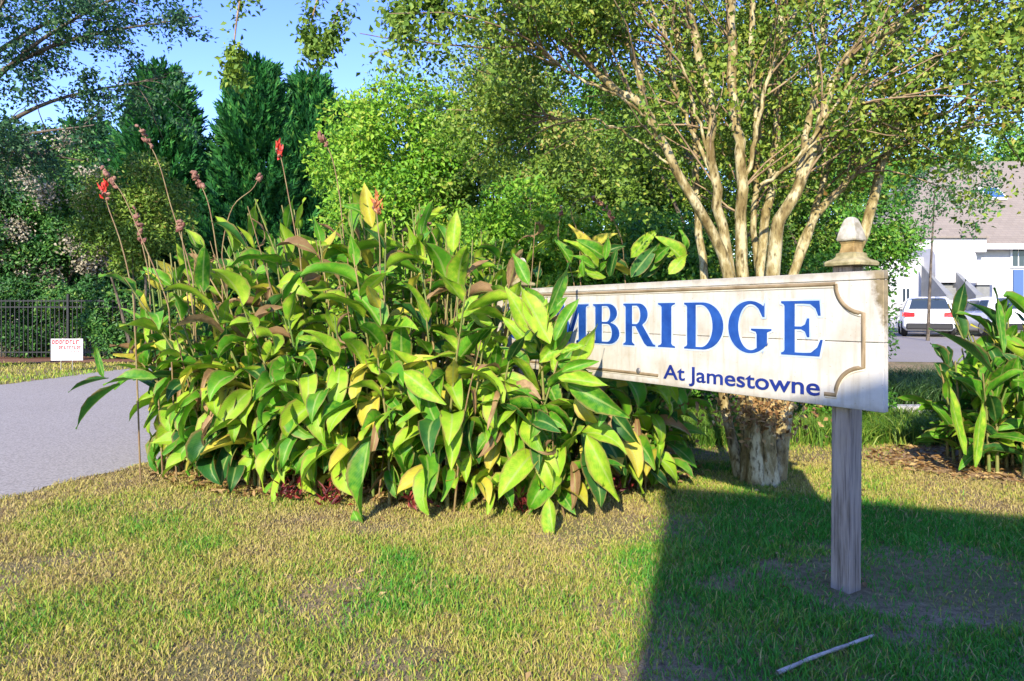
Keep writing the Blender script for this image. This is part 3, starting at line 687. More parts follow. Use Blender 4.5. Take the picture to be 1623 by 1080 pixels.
H_(590, 360, 575, 288, 5.6, 5.6, 'canna_yellow', q=8, wide=.95)
H_(590, 345, 545, 320, 5.65, 5.5, 'canna_green', q=9, wide=1.1)
H_(718, 400, 722, 332, 5.5, 5.5, 'canna_lime', q=8, wide=1.05)
H_(640, 590, 705, 640, 4.75, 4.6, 'canna_lime', q=8, wide=1.05)
H_(190, 610, 108, 662, 5.4, 5.0, 'canna_deep', q=2, wide=.45)
H_(172, 600, 105, 612, 5.4, 5.2, 'canna_deep', q=2, wide=.5)
H_(165, 600, 148, 545, 5.4, 5.4, 'canna_green', q=0, wide=.4)
H_(250, 600, 160, 600, 5.3, 5.1, 'canna_green', q=2, wide=.9)
H_(560, 810, 590, 868, 4.7, 4.5, 'canna_green', q=2, wide=1.0)
H_(870, 790, 880, 878, 4.5, 4.3, 'canna_lime', q=2, wide=.9)
H_(585, 700, 560, 830, 4.7, 4.5, 'canna_green', q=2, wide=.9)
H_(930, 690, 985, 800, 4.6, 4.45, 'canna_lime', q=2, wide=.9)
H_(1030, 430, 1070, 368, 6.3, 6.3, 'canna_green', q=8, wide=.95)
H_(1000, 440, 1042, 385, 6.3, 6.2, 'canna_deep', q=0, wide=.95)
H_(1060, 435, 1090, 400, 6.2, 6.2, 'canna_lime', q=1, wide=1.2)
H_(960, 440, 905, 425, 6.5, 6.3, 'canna_lime', q=1)
for k in range(26):
    bx = random.uniform(905, 1095); by = random.uniform(400, 445); Yb = random.uniform(6.3, 7.0)
    if board_side(at(bx, by, Yb))[0] < .45: continue
    H_(bx, by, bx + random.uniform(-45, 45), by - random.uniform(5, 60), Yb, Yb - random.uniform(0, .25), random.choice(['canna_lime', 'canna_green', 'canna_green', 'canna_deep', 'canna_yellow']), q=random.choice([0, 1, 8, 9, 2, 10]), wide=random.uniform(.8, 1.3), roll=random.gauss(0, .4))
for k in range(22):
    bx = random.uniform(225, 300); by = random.uniform(420, 600)
    H_(bx, by, bx - random.uniform(5, 70), by + random.uniform(-60, 35), 6.0, random.uniform(5.6, 5.95), random.choice(['canna_lime', 'canna_green', 'canna_yellow', 'canna_green', 'canna_green']), q=random.choice([1, 2, 9, 10, 3]), wide=random.uniform(.7, 1.1), roll=random.gauss(0, .5))
for k in range(9):
    bx = random.uniform(235, 310); A = at(bx + 25, HY + F * H / 6.05, 6.05); B = at(bx, random.uniform(400, 470), 6.05); stem_items.append((spline([A, A.lerp(B, .5) + Vector((.03, 0, 0)), B], 9), np.linspace(.013, .006, 9)))
# bleached dead stalks standing among the leaves
dead_items = []
for (x, y, hgt, lean) in random.sample(stems, 46):
    A = Vector((x + .05, y - .05, 0)); B = A + Vector((lean.x * hgt + random.gauss(0, .12), lean.y * hgt + random.gauss(0, .08), hgt * random.uniform(.75, 1.12)))
    if abs(board_side(B)[0]) < .15 or abs(board_side(A)[0]) < .15 or hides_board(B) or hides_board(A.lerp(B, .6)): continue
    dead_items.append(spline([A, A.lerp(B, .55) + Vector((random.gauss(0, .03), 0, 0)), B], 10))
    for j in range(3):
        f = random.uniform(.45, 1); P_ = A.lerp(B, f); Mx = leaf_matrix(P_, random.uniform(0, 6.28), math.radians(random.uniform(-70, 40)), random.gauss(0, .8), random.uniform(.14, .30)) @ Matrix.Diagonal((random.uniform(.25, .6), 1, 1, 1))
        if not hides_board(Mx @ Vector((0, .8, -.3))): leaves.append((Mx, random.choice([4, 5, 6, 12, 13, 14]), 'canna_dry', 3.0 if j == 0 else -9))
place_leaves(clump, leaves, 300, '')
cl = clump.location
for p_, r_ in stem_items: link('stem', tubes('stem', [(p_ - np.array(cl), r_)], 6), clump, M['canna_stem'])
for p_ in dead_items: link('dead_stalk', tubes('dead_stalk', [(p_ - np.array(cl), np.linspace(.009, .004, 10))], 5), clump, M['flower_stalk'])
# flower spikes
def pods(items, name, parent, m, off):
    bm = bmesh.new()
    for c, rr, st_ in items:
        b = bmesh.new(); bmesh.ops.create_icosphere(b, subdivisions=1, radius=rr)
        ax = rdir(1)[0]; R = Matrix.Rotation(random.uniform(0, 3), 3, Vector(ax))
        for v in b.verts: v.co = R @ Vector((v.co.x, v.co.y, v.co.z * st_)) + Vector(c) - off
        me_ = bpy.data.meshes.new('t'); b.to_mesh(me_); b.free(); bm.from_mesh(me_); bpy.data.meshes.remove(me_)
    return link(name, bm_mesh(name, bm, False), parent, m)
def spike(path_px, Y, podlen, petal=None, parent=clump, r0=.006):
    path_px = [(path_px[0][0] + 18, HY + F * 1.38 / Y), (path_px[0][0] + 8, path_px[0][1] + 60)] + path_px
    P = [at(px, py, Y + .02 * i) for i, (px, py) in enumerate(path_px)]; S = spline(P, 24); off = parent.location
    st_ = link('flower_spike', tubes('flower_spike', [(S - np.array(off), np.linspace(r0 * 1.2, .0035, 24))], 6), parent, M['flower_stalk'])
    its = []
    for k in range(int(13 * podlen / .25)):
        f = 1 - (k / (13 * podlen / .25)) * podlen / max(.3, float(np.linalg.norm(S[-1] - S[0]))); q = S[min(23, max(0, int(f * 23)))]
        its.append((q + rng.normal(0, .011, 3), random.uniform(.011, .020), random.uniform(1.3, 2.4)))
    pods(its, 'seed_pod_cluster', st_, M['seed_pod'], off)
    if petal:
        c = S[-1] if petal[1] == 0 else S[int(23 * (1 - petal[1] * .5))]
        n_ = 16; C = np.array(c - np.array(off)) + rng.normal(0, .014, (n_, 3)) + np.array([0, 0, 1]) * rng.uniform(-.06, .05, (n_, 1)); D = rdir(n_) * .5 + np.array([0, -.3, .8])
        link('petal_cluster', leaf_cloud('petal_cluster', C, D, rdir(n_) + np.array([0, -1.5, 0]), rng.uniform(.05, .085, n_), rng.uniform(.022, .034, n_), rng.random(n_)), st_, M[petal[0]])
spike([(300, 420), (272, 330), (250, 255), (220, 200)], 6.0, .34)
spike([(262, 470), (225, 380), (195, 310), (163, 268)], 5.7, .30)
spike([(205, 440), (190, 380), (172, 330), (166, 305)], 5.6, .10, ('red_petal', 0))
spike([(470, 380), (458, 315), (448, 262), (440, 232)], 5.9, .16, ('red_petal', .10))
spike([(545, 380), (538, 310), (526, 250), (508, 215)], 5.9, .2)
spike([(345, 410), (336, 350), (326, 310), (306, 272)], 5.9, .3)
spike([(352, 400), (368, 330), (400, 300), (412, 278)], 6.1, .14)
spike([(298, 440), (290, 390), (286, 350)], 5.8, .2)
spike([(603, 440), (602, 390), (598, 350), (596, 322)], 5.35, .16, ('rust_petal', .08))
spike([(240, 520), (236, 440), (226, 390), (214, 330)], 5.8, .4)
spike([(700, 430), (690, 380), (668, 345)], 5.7, .15)
spike([(920, 450), (918, 380), (905, 330), (935, 312), (958, 330)], 7.0, .3)
spike([(905, 430), (885, 380), (890, 330)], 7.0, .12)
spike([(990, 440), (985, 380), (962, 330)], 7.0, .22)
# reddish understorey leaves at the clump's foot
def rosette(x, y):
    n_ = 34; a = rng.random(n_) * 6.283; D = np.stack([np.cos(a), np.sin(a), rng.uniform(.2, 1.8, n_)], -1)
    C = np.tile([x, y, .03], (n_, 1)) + np.abs(rng.normal(0, .09, (n_, 3))) * np.array([1, 1, .8])
    o = link('red_leaf_plant', leaf_cloud('red_leaf_plant', C, D, rdir(n_) + np.array([0, -1, .6]), rng.uniform(.05, .12, n_), rng.uniform(.015, .028, n_), rng.random(n_)), None, M['red_leaf'])
    tag(o, 'low dark red leafed plant at the foot of the canna clump', 'plant', 'red leafed plants under the canna clump')
for px, py in ((430, 810), (500, 818), (640, 830), (815, 832), (960, 800), (880, 745)):
    Yg = 1540 / (py - HY); rosette((px - CX) / F * Yg, Yg + .12)
# second canna at the right
c2 = empty('canna_clump', (4.9, 6.3, 0)); tag(c2, 'smaller upright canna clump with yellowing stems beyond the sign post', 'canna plant')
lv2, sts = [], []
for k in range(84):
    x = random.uniform(4.1, 5.6); y = random.uniform(5.75, 6.9); hgt = random.uniform(.9, 1.6) * (1.0 if x > 4.6 else .68); ln = Vector((random.gauss(-.05, .13), random.gauss(-.05, .1), 0))
    sp_ = spline([(x, y, 0), (x + ln.x * .3 * hgt, y + ln.y * .3 * hgt, hgt * .5), (x + ln.x * hgt, y + ln.y * hgt, hgt)], 9); sts.append(sp_)
    for j in range(random.randint(7, 9)):
        f = .15 + .85 * (j + random.random() * .6) / 8.6; f = min(f, 1); base = Vector(sp_[min(8, int(f * 8))])
        az = random.uniform(0, 6.28); dv = Vector((math.sin(-az), math.cos(az), 0)) + Vector((-.25, -.6, 0)) * random.uniform(.2, 1); azz = math.atan2(-dv.x, dv.y)
        pitch = math.radians(random.uniform(45, 80) if f > .6 else random.uniform(0, 60)); q = random.choice([i for i, (b, _) in enumerate(LEAVES) if b < (70 if f > .5 else 110)])
        Mx = leaf_matrix(base, azz, pitch, random.gauss(0, .3), random.uniform(.30, .48)); Mx = Mx @ Matrix.Diagonal((.75, 1, 1, 1))
        u = random.random(); lv2.append((Mx, q, 'canna_green' if u < .5 else 'canna_deep' if u < .76 else 'canna_lime' if u < .94 else 'canna_yellow', -base.y))
for a in ((1528, 720, 1500, 590, 5.8, 5.7, 'canna_lime', 0), (1545, 740, 1560, 620, 5.8, 5.7, 'canna_lime', 0), (1590, 560, 1580, 455, 5.7, 5.7, 'canna_green', 0), (1570, 590, 1500, 515, 5.6, 5.4, 'canna_deep', 2)):
    hero(*a[:7], q=a[7], ls=lv2, wide=.45)
place_leaves(c2, lv2, 290, '')
for s_ in sts: link('stem', tubes('stem', [(s_ - np.array(c2.location), np.linspace(.016, .007, 9))], 6), c2, M['canna_stem'])

# ------------------------------------------------------------------ trees and shrubs
def grow(root_pts, n_sub, len_rng, r0, up=.35, nseg=7, wig=.10, start=.35, out_c=None):
    """side branches from a limb (array of points): returns list of point arrays"""
    res = []; P = np.asarray(root_pts)
    for _ in range(n_sub):
        f = random.uniform(start, 1.0); b = P[min(len(P) - 1, int(f * (len(P) - 1)))]; L = random.uniform(*len_rng)
        d = rdir(1)[0]; t = P[min(len(P) - 1, int(f * (len(P) - 1)))] - P[max(0, int(f * (len(P) - 1)) - 1)]
        d = d * .8 + unit(t) * .7 + np.array([0, 0, up])
        if out_c is not None: o_ = b - out_c; o_[2] = 0; d = d + unit(o_) * .5
        d = unit(d); q = [b]
        for k in range(nseg): d = unit(d + rng.normal(0, wig, 3) + np.array([0, 0, -.03])); q.append(q[-1] + d * L / nseg)
        res.append(np.array(q))
    return res
def leaves_on(branches, per, spread, L, name, m, parent, tl=(0, 1), nbias=(0, -.5, .8), off=None, keepf=None, droop=.1):
    C = np.concatenate([b[rng.integers(1, len(b), per)] + rng.normal(0, spread, (per, 3)) for b in branches])
    if keepf is not None: C = C[keepf(C)]
    n_ = len(C); tint = np.clip(rng.beta(2.2, 2.2, n_) * (tl[1] - tl[0]) + tl[0] + .35 * (fbm(C[:, 0] * 1.3 + C[:, 1], C[:, 2] * 1.3, 1.1, 5) - .5), 0, 1)
    D = rdir(n_) + np.array([0, 0, -droop]); Nn = rdir(n_) + np.array(nbias)
    if off is not None: C = C - np.array(off)
    ln = rng.uniform(L * .6, L * 1.3, n_)
    return link(name, leaf_cloud(name, C, D, Nn, ln, ln * rng.uniform(.45, .65, n_), tint), parent, m)

# --- crape myrtle behind the sign
TC = Vector((1.93, 5.75, 0))
crape = empty('crape_myrtle', TC); tag(crape, 'multi-stemmed tree with mottled tan bark directly behind the white sign', 'tree')
def tp(lst): return spline([at(*p_) for p_ in lst], 26)
base_px = lambda x, y=768, Y=5.75: (x, y, Y)
TR = [
 ([(1178, 772, 5.60), (1176, 620, 5.62), (1164, 480, 5.65), (1138, 385, 5.65), (1088, 299, 5.6), (1048, 223, 5.6), (1018, 167, 5.6), (972, 142, 5.65), (927, 96, 5.7), (850, 30, 5.7), (790, -10, 5.7)], .105, .022),
 ([(1018, 167, 5.6), (1013, 122, 5.7), (988, 51, 5.8), (960, -30, 5.9), (930, -130, 6.0)], .06, .03),
 ([(1160, 772, 5.75), (1158, 600, 5.8), (1150, 395, 5.85), (1132, 284, 5.85), (1124, 238, 5.85), (1128, 167, 5.9), (1104, 76, 5.95), (1085, -40, 6.0)], .10, .04),
 ([(1185, 772, 5.85), (1180, 600, 5.9), (1175, 405, 5.95), (1175, 253, 5.95), (1165, 193, 6.0), (1160, 101, 6.05), (1155, -30, 6.1)], .115, .05),
 ([(1140, 770, 6.0), (1125, 500, 6.2), (1103, 300, 6.4), (1102, 203, 6.5), (1078, 80, 6.6), (1060, -40, 6.7)], .075, .04),
 ([(1212, 776, 5.62), (1208, 690, 5.62), (1212, 560, 5.65), (1226, 400, 5.65), (1236, 350, 5.62), (1266, 294, 5.6), (1292, 233, 5.6), (1307, 172, 5.6), (1337, 101, 5.6), (1365, 70, 5.6), (1440, 30, 5.6), (1490, -10, 5.6)], .125, .035),
 ([(1266, 294, 5.6), (1280, 200, 5.75), (1300, 90, 5.9), (1310, -30, 6.0)], .055, .04),
 ([(1190, 770, 6.05), (1210, 420, 6.2), (1222, 300, 6.25), (1232, 180, 6.3), (1236, 60, 6.35), (1242, -40, 6.4)], .08, .05),
 ([(1222, 772, 5.9), (1240, 520, 6.0), (1277, 380, 6.0), (1307, 324, 6.0), (1348, 284, 6.0), (1360, 245, 6.0), (1400, 150, 6.05), (1430, 40, 6.1)], .085, .03),
 ([(1232, 774, 5.8), (1262, 600, 5.9), (1335, 440, 6.0), (1376, 355, 6.0), (1393, 284, 6.0), (1408, 228, 6.0), (1434, 152, 6.0), (1480, 101, 6.0), (1520, 66, 6.0), (1600, 60, 5.9), (1680, 40, 5.9)], .10, .03),
 ([(1200, 772, 6.15), (1205, 520, 6.25), (1196, 330, 6.3), (1200, 200, 6.35), (1190, 60, 6.4), (1196, -40, 6.4)], .06, .035),
 ([(1214, 772, 6.0), (1250, 480, 6.2), (1290, 330, 6.3), (1330, 220, 6.35), (1350, 100, 6.4), (1390, -30, 6.4)], .06, .03),
 ([(1175, 320, 5.95), (1196, 230, 5.9), (1216, 130, 5.85), (1262, 20, 5.8), (1280, -40, 5.8)], .04, .02),
 ([(1132, 284, 5.85), (1090, 190, 5.95), (1062, 110, 6.0), (1050, 10, 6.1)], .035, .02),
 ([(1408, 226, 6.0), (1455, 198, 5.95), (1510, 172, 5.9), (1560, 155, 5.9), (1640, 170, 5.9)], .04, .015),
 ([(1425, 225, 6.0), (1480, 225, 6.1), (1530, 205, 6.1), (1620, 170, 6.2)], .028, .012),
 ([(1205, 294, 5.6), (1265, 250, 5.55), (1340, 140, 5.5), (1420, 40, 5.5), (1480, -20, 5.5)], .03, .015),
 ([(1195, 310, 5.7), (1260, 255, 5.5), (1330, 190, 5.4), (1380, 130, 5.4)], .022, .010),
 ([(1120, 238, 5.85), (1085, 120, 5.8), (1040, 30, 5.7), (1020, -40, 5.7)], .026, .014),
 ([(1048, 223, 5.6), (1000, 165, 5.5), (900, 115, 5.45), (830, 60, 5.4)], .026, .012),
 ([(1060, 260, 5.6), (960, 195, 6.0), (880, 190, 6.2), (840, 195, 6.3)], .02, .008),
]
allb = []
for pts, r0, r1 in TR:
    if pts[0][1] > 700: pts = [(1206 + (pts[0][0] - 1190) * .62, pts[0][1], 5.72 + (pts[0][2] - 5.8) * .6), (1203 + (pts[1][0] - 1190) * .75 if pts[1][1] > 550 else pts[1][0], pts[1][1], pts[1][2])] + pts[2:]
    S = tp(pts); n_ = len(S); r0 *= .50; r1 *= .70; r_ = r1 + (r0 - r1) * (1 - np.linspace(0, 1, n_)) ** .9
    if pts[0][1] > 700: r_[0] *= 1.5; r_[1] *= 1.2; S[0, 2] = -.03
    S[2:, :] += rng.normal(0, .008, (n_ - 2, 3))
    big = r0 > .024
    g_ = .62 if pts[0][0] == 1212 else 0
    o = link('trunk' if big else 'branch', tubes('trunk', [(S - np.array(TC), r_)], 12 if big else 7, .10), crape, M['grey_bark'] if False else M['crape_bark'])
    allb.append((S, big))
subs, twigs = [], []
for S, big in allb:
    sub = grow(S, 15 if big else 8, (.6, 1.5), .01, up=.25, start=.42, out_c=np.array([TC.x, TC.y + .1, 0])); subs += sub
for s_ in subs: twigs += grow(s_, 4, (.25, .6), .004, up=.1, nseg=5, start=.3)
# long arching limbs whose leafy ends hang into view
arch = [
 [(960, -30, 5.9), (800, -190, 6.1), (600, -210, 6.1), (450, -130, 6.0), (390, -30, 5.95), (372, 60, 5.9), (372, 112, 5.9)],
 [(930, -130, 6.0), (760, -240, 6.4), (620, -190, 6.5), (535, -90, 6.45), (500, 10, 6.4), (492, 60, 6.4), (498, 98, 6.4)],
 [(930, -130, 6.0), (780, -200, 6.2), (640, -150, 6.2), (575, -80, 6.2), (535, 20, 6.2), (520, 70, 6.2)],
 [(850, 30, 5.7), (760, -40, 5.7), (690, -40, 5.7), (640, 8, 5.7), (628, 30, 5.7)],
 [(960, -30, 5.9), (850, -120, 5.9), (740, -90, 5.9), (690, -20, 5.9), (700, 30, 5.9)],
]
arch_s = [spline([at(*p_) for p_ in a], 34) for a in arch]
for s_ in arch_s: link('branch', tubes('branch', [(s_ - np.array(TC), np.linspace(.022, .004, 34))], 6), crape, M['twig'])
link('twig', tubes('twig', [(s_ - np.array(TC), np.linspace(.010, .003, len(s_))) for s_ in subs], 5), crape, M['twig'])
def crape_keep(C):
    """the inside of the vase of stems is bare"""
    r_ = np.hypot(C[:, 0] - 2.15, C[:, 1] - 5.7); inner = (r_ < .35 + .42 * np.clip(C[:, 2] - .4, 0, 2.4)) & (C[:, 1] < 6.4) & (C[:, 2] < 5.2)
    k = ~inner | (rng.random(len(C)) < .42); px, py = proj(C)
    return k & (C[:, 2] > 1.55) & (C[:, 1] > 3.6) & ~((px > 1385) & (py > 235) & (rng.random(len(C)) < .55)) & (py < 400)
leaves_on(twigs, 90, .075, .054, 'crown', M['crape_leaf'], crape, (.05, .95), off=TC, keepf=crape_keep, nbias=(-.2, -.7, .6))
hang = [s_[16:] for s_ in arch_s]; hb = []
for h_ in hang: hb += grow(h_, 30, (.08, .26), .003, up=-.35, nseg=4, start=.05)
leaves_on(hb, 22, .035, .060, 'hanging_leaves', M['crape_leaf'], crape, (.0, .8), off=TC, nbias=(-.2, -.7, .6))
# dry shoots round the foot of the stems
n_ = 480; C = np.stack([rng.normal(1.95, .22, n_), rng.normal(5.5, .08, n_), np.abs(rng.normal(.62, .10, n_))], -1) - np.array(TC)
link('dry_shoots', leaf_cloud('dry_shoots', C, rdir(n_) + np.array([0, -.3, -.4]), rdir(n_) + np.array([0, -.8, .5]), rng.uniform(.035, .075, n_), rng.uniform(.02, .035, n_), rng.random(n_)), crape, M['dry_leaf'])

def shrub(name, label, cat, cx, cy, rx, ry, z0, z1, nclump, per, L, m, seed, trunk_m=None, cl_r=(.28, .5), group=None, tl=(0, 1), nstem=5, shape=1.0, aspect=.5, tr=None):
    tr = tr or (.05 if nstem > 2 else .14)
    """a bush or small tree: stems, and leaves in clumps spread through its volume"""
    r = np.random.default_rng(seed); base = Vector((cx, cy, float(gz(cx, cy)))); root = empty(name, base); tag(root, label, cat, group)
    zc, rz = (z0 + z1) / 2, (z1 - z0) / 2
    d = unit(r.normal(size=(nclump, 3))); rad = .45 + .55 * r.random(nclump) ** .5
    C = d * rad[:, None] * np.array([rx, ry, rz]); C[:, :2] *= (1 - (C[:, 2:3] / rz) * .25 * shape)
    C += np.array([0, 0, zc])
    cr = r.uniform(*cl_r, nclump); ctint = r.uniform(-.22, .22, nclump)
    idx = np.repeat(np.arange(nclump), per); dd = unit(r.normal(size=(len(idx), 3)) + np.array([0, -.25, .35])); rr = cr[idx] * (.55 + .5 * r.random(len(idx)))
    P = C[idx] + dd * rr[:, None] * np.array([1, 1, .8]); keep = P[:, 2] > .03
    P, dd, idx = P[keep], dd[keep], idx[keep]; n2 = len(P)
    tint = np.clip(r.beta(2.3, 2.3, n2) * (tl[1] - tl[0]) + tl[0] + ctint[idx], 0, 1)
    D = dd * .7 + unit(r.normal(size=(n2, 3))) * .9; Nn = dd + unit(r.normal(size=(n2, 3))) * .7 + np.array([-.1, -.3, .3]); ln = r.uniform(L * .6, L * 1.35, n2)
    link('crown', leaf_cloud('crown', P, D, Nn, ln, ln * aspect * r.uniform(.8, 1.2, n2), tint), root, m)
    its = []
    for k in range(nstem):
        c = C[r.integers(0, nclump)] if nstem > 1 else np.array([.1, 0, zc]); b = np.array([r.normal(0, .12 * rx), r.normal(0, .12 * ry), -.03]); mid = b * .6 + c * .4 + np.array([0, 0, .2 * rz])
        its.append((spline([b, mid, c], 9), np.linspace(tr, .012, 9) * max(.5, z1 / 5)))
    for it in its: link('trunk', tubes('trunk', [it], 7, .1), root, trunk_m or M['dark_bark'])
    return root
def P2(px, Y): return (px - CX) / F * Y
shrub('tall_shrub', 'tall bright lime green tree standing behind the canna clump', 'tree', P2(640, 12), 12, 1.55, 1.3, .3, 5.75, 90, 420, .085, M['lime_leaf'], 11, cl_r=(.35, .6), shape=.8)
shrub('tall_shrub', 'rounded yellow green shrub between lime tree and tan barked tree', 'shrub', P2(830, 11.4), 11.4, 1.9, 1.2, .2, 5.3, 100, 400, .08, M['olive_leaf'], 12, cl_r=(.3, .55), tl=(.25, 1), shape=.7)
shrub('shrub', 'dense mid green shrub behind the canna flower stalks', 'shrub', P2(860, 9.4), 9.4, 1.7, .9, .0, 3.1, 90, 380, .07, M['lime_leaf'], 13, cl_r=(.25, .45), shape=.5)
shrub('shrub', 'dark green shrub in shade just behind the tan stems', 'shrub', P2(1060, 9.2), 9.2, 1.0, .8, .0, 2.7, 60, 330, .075, M['mid_leaf'], 14, cl_r=(.25, .42), shape=.5)
shrub('tall_shrub', 'broad olive green tree filling the space behind the tan stems', 'tree', P2(1130, 12.5), 12.5, 2.4, 1.3, .3, 6.6, 120, 380, .085, M['olive_leaf'], 15, cl_r=(.35, .62), shape=.5, tl=(0, .85))
shrub('tall_shrub', 'mid green tree behind the post finial next to the house', 'tree', P2(1315, 11.8), 11.8, 1.05, 1.0, .2, 5.2, 70, 360, .075, M['mid_leaf'], 16, cl_r=(.28, .5), shape=.1, tl=(0, .9))
shrub('shrub', 'low green shrub beside the foot of the tan stems', 'shrub', P2(1290, 8.9), 8.9, .8, .6, .0, 1.25, 40, 260, .06, M['mid_leaf'], 17, cl_r=(.18, .3), shape=.4)

shrub('tall_shrub', 'broad leafy tree deep behind the middle tan stems', 'tree', P2(1180, 14.6), 14.6, 2.7, 1.2, .2, 7.4, 130, 330, .095, M['olive_leaf'], 18, cl_r=(.4, .7), shape=.4, tl=(.05, .95))
shrub('tall_shrub', 'leafy green tree behind the yellow green rounded shrub', 'tree', P2(960, 14.2), 14.2, 2.1, 1.1, .2, 6.6, 110, 330, .09, M['mid_leaf'], 19, cl_r=(.4, .65), shape=.5, tl=(.1, 1))
shrub('tall_shrub', 'tall olive tree rising between lime tree and tan barked tree', 'tree', P2(770, 13.6), 13.6, 1.8, 1.1, .3, 7.2, 110, 330, .09, M['olive_leaf'], 20, cl_r=(.4, .65), shape=.7, tl=(.2, 1))
def conifer(cx, cy, h, rad, label, seed):
    r = np.random.default_rng(seed); root = empty('conifer_tree', (cx, cy, 0)); tag(root, label, 'conifer', 'dark conifers across the road')
    link('trunk', tubes('trunk', [(np.array([[0, 0, -.05], [0, 0, h * .5], [.05, 0, h * .97]]), np.array([.18, .11, .015]))], 8), root, M['dark_bark'])
    ns = 3200; f = r.random(ns) ** .8; z = .25 + f * (h - .3); a = r.random(ns) * 6.283
    lobe = 1 + .26 * np.sin(a * 3 + z * 1.3 + seed) + .12 * np.sin(a * 5 - z * 2.1)
    R = 1.15 * rad * lobe * (np.clip(1 - f, 0, 1) ** .70) * (.42 + .5 * r.random(ns) ** .5) + .03
    B = np.stack([np.cos(a) * R, np.sin(a) * R, z], -1); out = np.stack([np.cos(a), np.sin(a), .45 + .8 * f], -1); out = unit(out + r.normal(0, .18, (ns, 3)))
    k = 15; bi = np.repeat(np.arange(ns), k); fr = np.tile(np.linspace(0, 1, k), ns); SL = r.uniform(.5, 1.25, ns)
    side = unit(np.cross(out, r.normal(size=(ns, 3)))); C = B[bi] + out[bi] * (SL[bi] * fr * .8)[:, None]; sg = np.where(np.arange(len(bi)) % 2 == 0, 1, -1)[:, None]
    D = out[bi] * .9 + side[bi] * sg * .75 * (1 - fr * .8)[:, None] + r.normal(0, .15, (len(bi), 3)); ln = SL[bi] * (.42 - .18 * fr)
    t = np.clip(r.beta(2, 2.4, len(bi)) + r.uniform(-.2, .2, ns)[bi] + .1 * (fr - .5), 0, 1)
    link('crown', leaf_cloud('crown', C, D, np.cross(D, side[bi]) + r.normal(0, .4, (len(bi), 3)), ln, ln * .34, t), root, M['conifer_leaf'])
for px, py, Y, rad, lab, sd_ in ((255, 108, 27, 2.1, 'pointed dark conifer rising behind the tallest faded flower spike', 1), (405, 96, 28, 2.25, 'tallest dark conifer beside the lime green tree', 2),
                                 (492, 120, 29, 2.1, 'dark conifer half hidden by the lime green tree', 3), (325, 250, 28.5, 1.9, 'shorter dark conifer between the two pointed ones', 5),
                                 (135, 195, 28, 1.6, 'broad low conifer beside the overhanging leafy tree', 6), (560, 170, 30, 2.2, 'dark conifer directly behind the lime green tree', 8)):
    conifer(P2(px, Y), Y, float(at(px, py, Y).z) - .6, rad * 1.18, lab, sd_)

# --- overhanging shade tree at the far left
def shade_tree():
    base = Vector((-13.6, 16.2, 0)); root = empty('shade_tree', base); tag(root, 'tall loose leafed tree overhanging the road with sky between branches', 'tree')
    trunk = spline([(0, 0, -.05), (.1, .05, 2.5), (.25, 0, 5), (.5, .1, 7.2), (.6, .2, 9.5)], 18)
    link('trunk', tubes('trunk', [(trunk, np.linspace(.24, .07, 18))], 10, .1), root, M['dark_bark'])
    limbs = []
    for zt, dx, dy, dz in ((4.2, 4.2, -1.0, 1.3), (4.8, 5.0, .6, 2.3), (5.5, 5.2, -.3, 3.6), (6.4, 4.4, -.8, 4.2), (6.6, 5.4, 1.0, 3.0), (5.0, 3.0, -1.8, 3.2), (6.0, -2.5, -1, 3), (7.0, 2.2, .4, 4.6), (4.4, 2.6, 1.2, .8), (6.2, 6.0, .2, 2.2)):
        b = np.array([.25, 0, zt]); e_ = b + np.array([dx, dy, dz]); limbs.append(spline([b, b * .55 + e_ * .45 + np.array([0, 0, .5]), e_], 16))
    for l_ in limbs: link('branch', tubes('branch', [(l_, np.linspace(.075, .012, 16))], 7), root, M['dark_bark'])
    sb = []
    for l_ in limbs: sb += grow(l_, 16, (.5, 1.5), .01, up=.0, start=.3)
    link('twig', tubes('twig', [(s_, np.linspace(.014, .004, len(s_))) for s_ in sb], 5), root, M['dark_bark'])
    tw = []
    for s_ in sb: tw += grow(s_, 3, (.3, .7), .003, up=-.05, nseg=5, start=.3)
    leaves_on(tw, 42, .11, .115, 'crown', M['blue_leaf'], root, (0, .9))
shade_tree()
G_ = 'understorey across the road'
shrub('tree', 'pale blossomed bushy tree behind the black fence', 'tree', P2(75, 23), 23, 2.2, 1.4, 2.2, 7.4, 80, 300, .13, M['dark_leaf'], 21, cl_r=(.4, .75), shape=.2, tl=(.1, 1), nstem=4)
n_ = 9000; r_ = np.random.default_rng(5); root = [o for o in bpy.data.objects if o.get('label', '').startswith('pale blossomed')][0]
cc = r_.normal(size=(46, 3)); cc = unit(cc) * np.array([2.2, 1.4, 2.5]) * .97; cc[:, 1] = -np.abs(cc[:, 1]); cc[:, 2] += 4.7
C = cc[r_.integers(0, 46, n_)] + r_.normal(0, .20, (n_, 3))
link('pale_flecks', leaf_cloud('pale_flecks', C, rdir(n_), rdir(n_) + np.array([0, -1, .5]), r_.uniform(.07, .14, n_), r_.uniform(.06, .10, n_), r_.random(n_)), root, M['pale_fleck'])  # pale flecks added among the leaves, standing in for the wall behind
shrub('shrub', 'dark evergreen shrub behind the black fence beside the yard sign', 'shrub', P2(60, 21.6), 21.6, 2.0, 1.0, 0, 2.3, 60, 260, .12, M['dark_leaf'], 22, cl_r=(.3, .55), shape=.3)
shrub('shrub', 'dark shrub spreading below the conifers across the road', 'shrub', P2(210, 21), 21, 1.9, 1.0, 0, 2.6, 60, 260, .12, M['dark_leaf'], 23, cl_r=(.3, .55), shape=.3)
shrub('tree', 'mid green leafy tree under the conifers behind faded flower spikes', 'tree', P2(195, 18.8), 19.6, 1.5, 1.0, 2.6, 5.6, 60, 260, .11, M['olive_leaf'], 24, cl_r=(.35, .6), shape=.1, nstem=3, tl=(.05, .95))
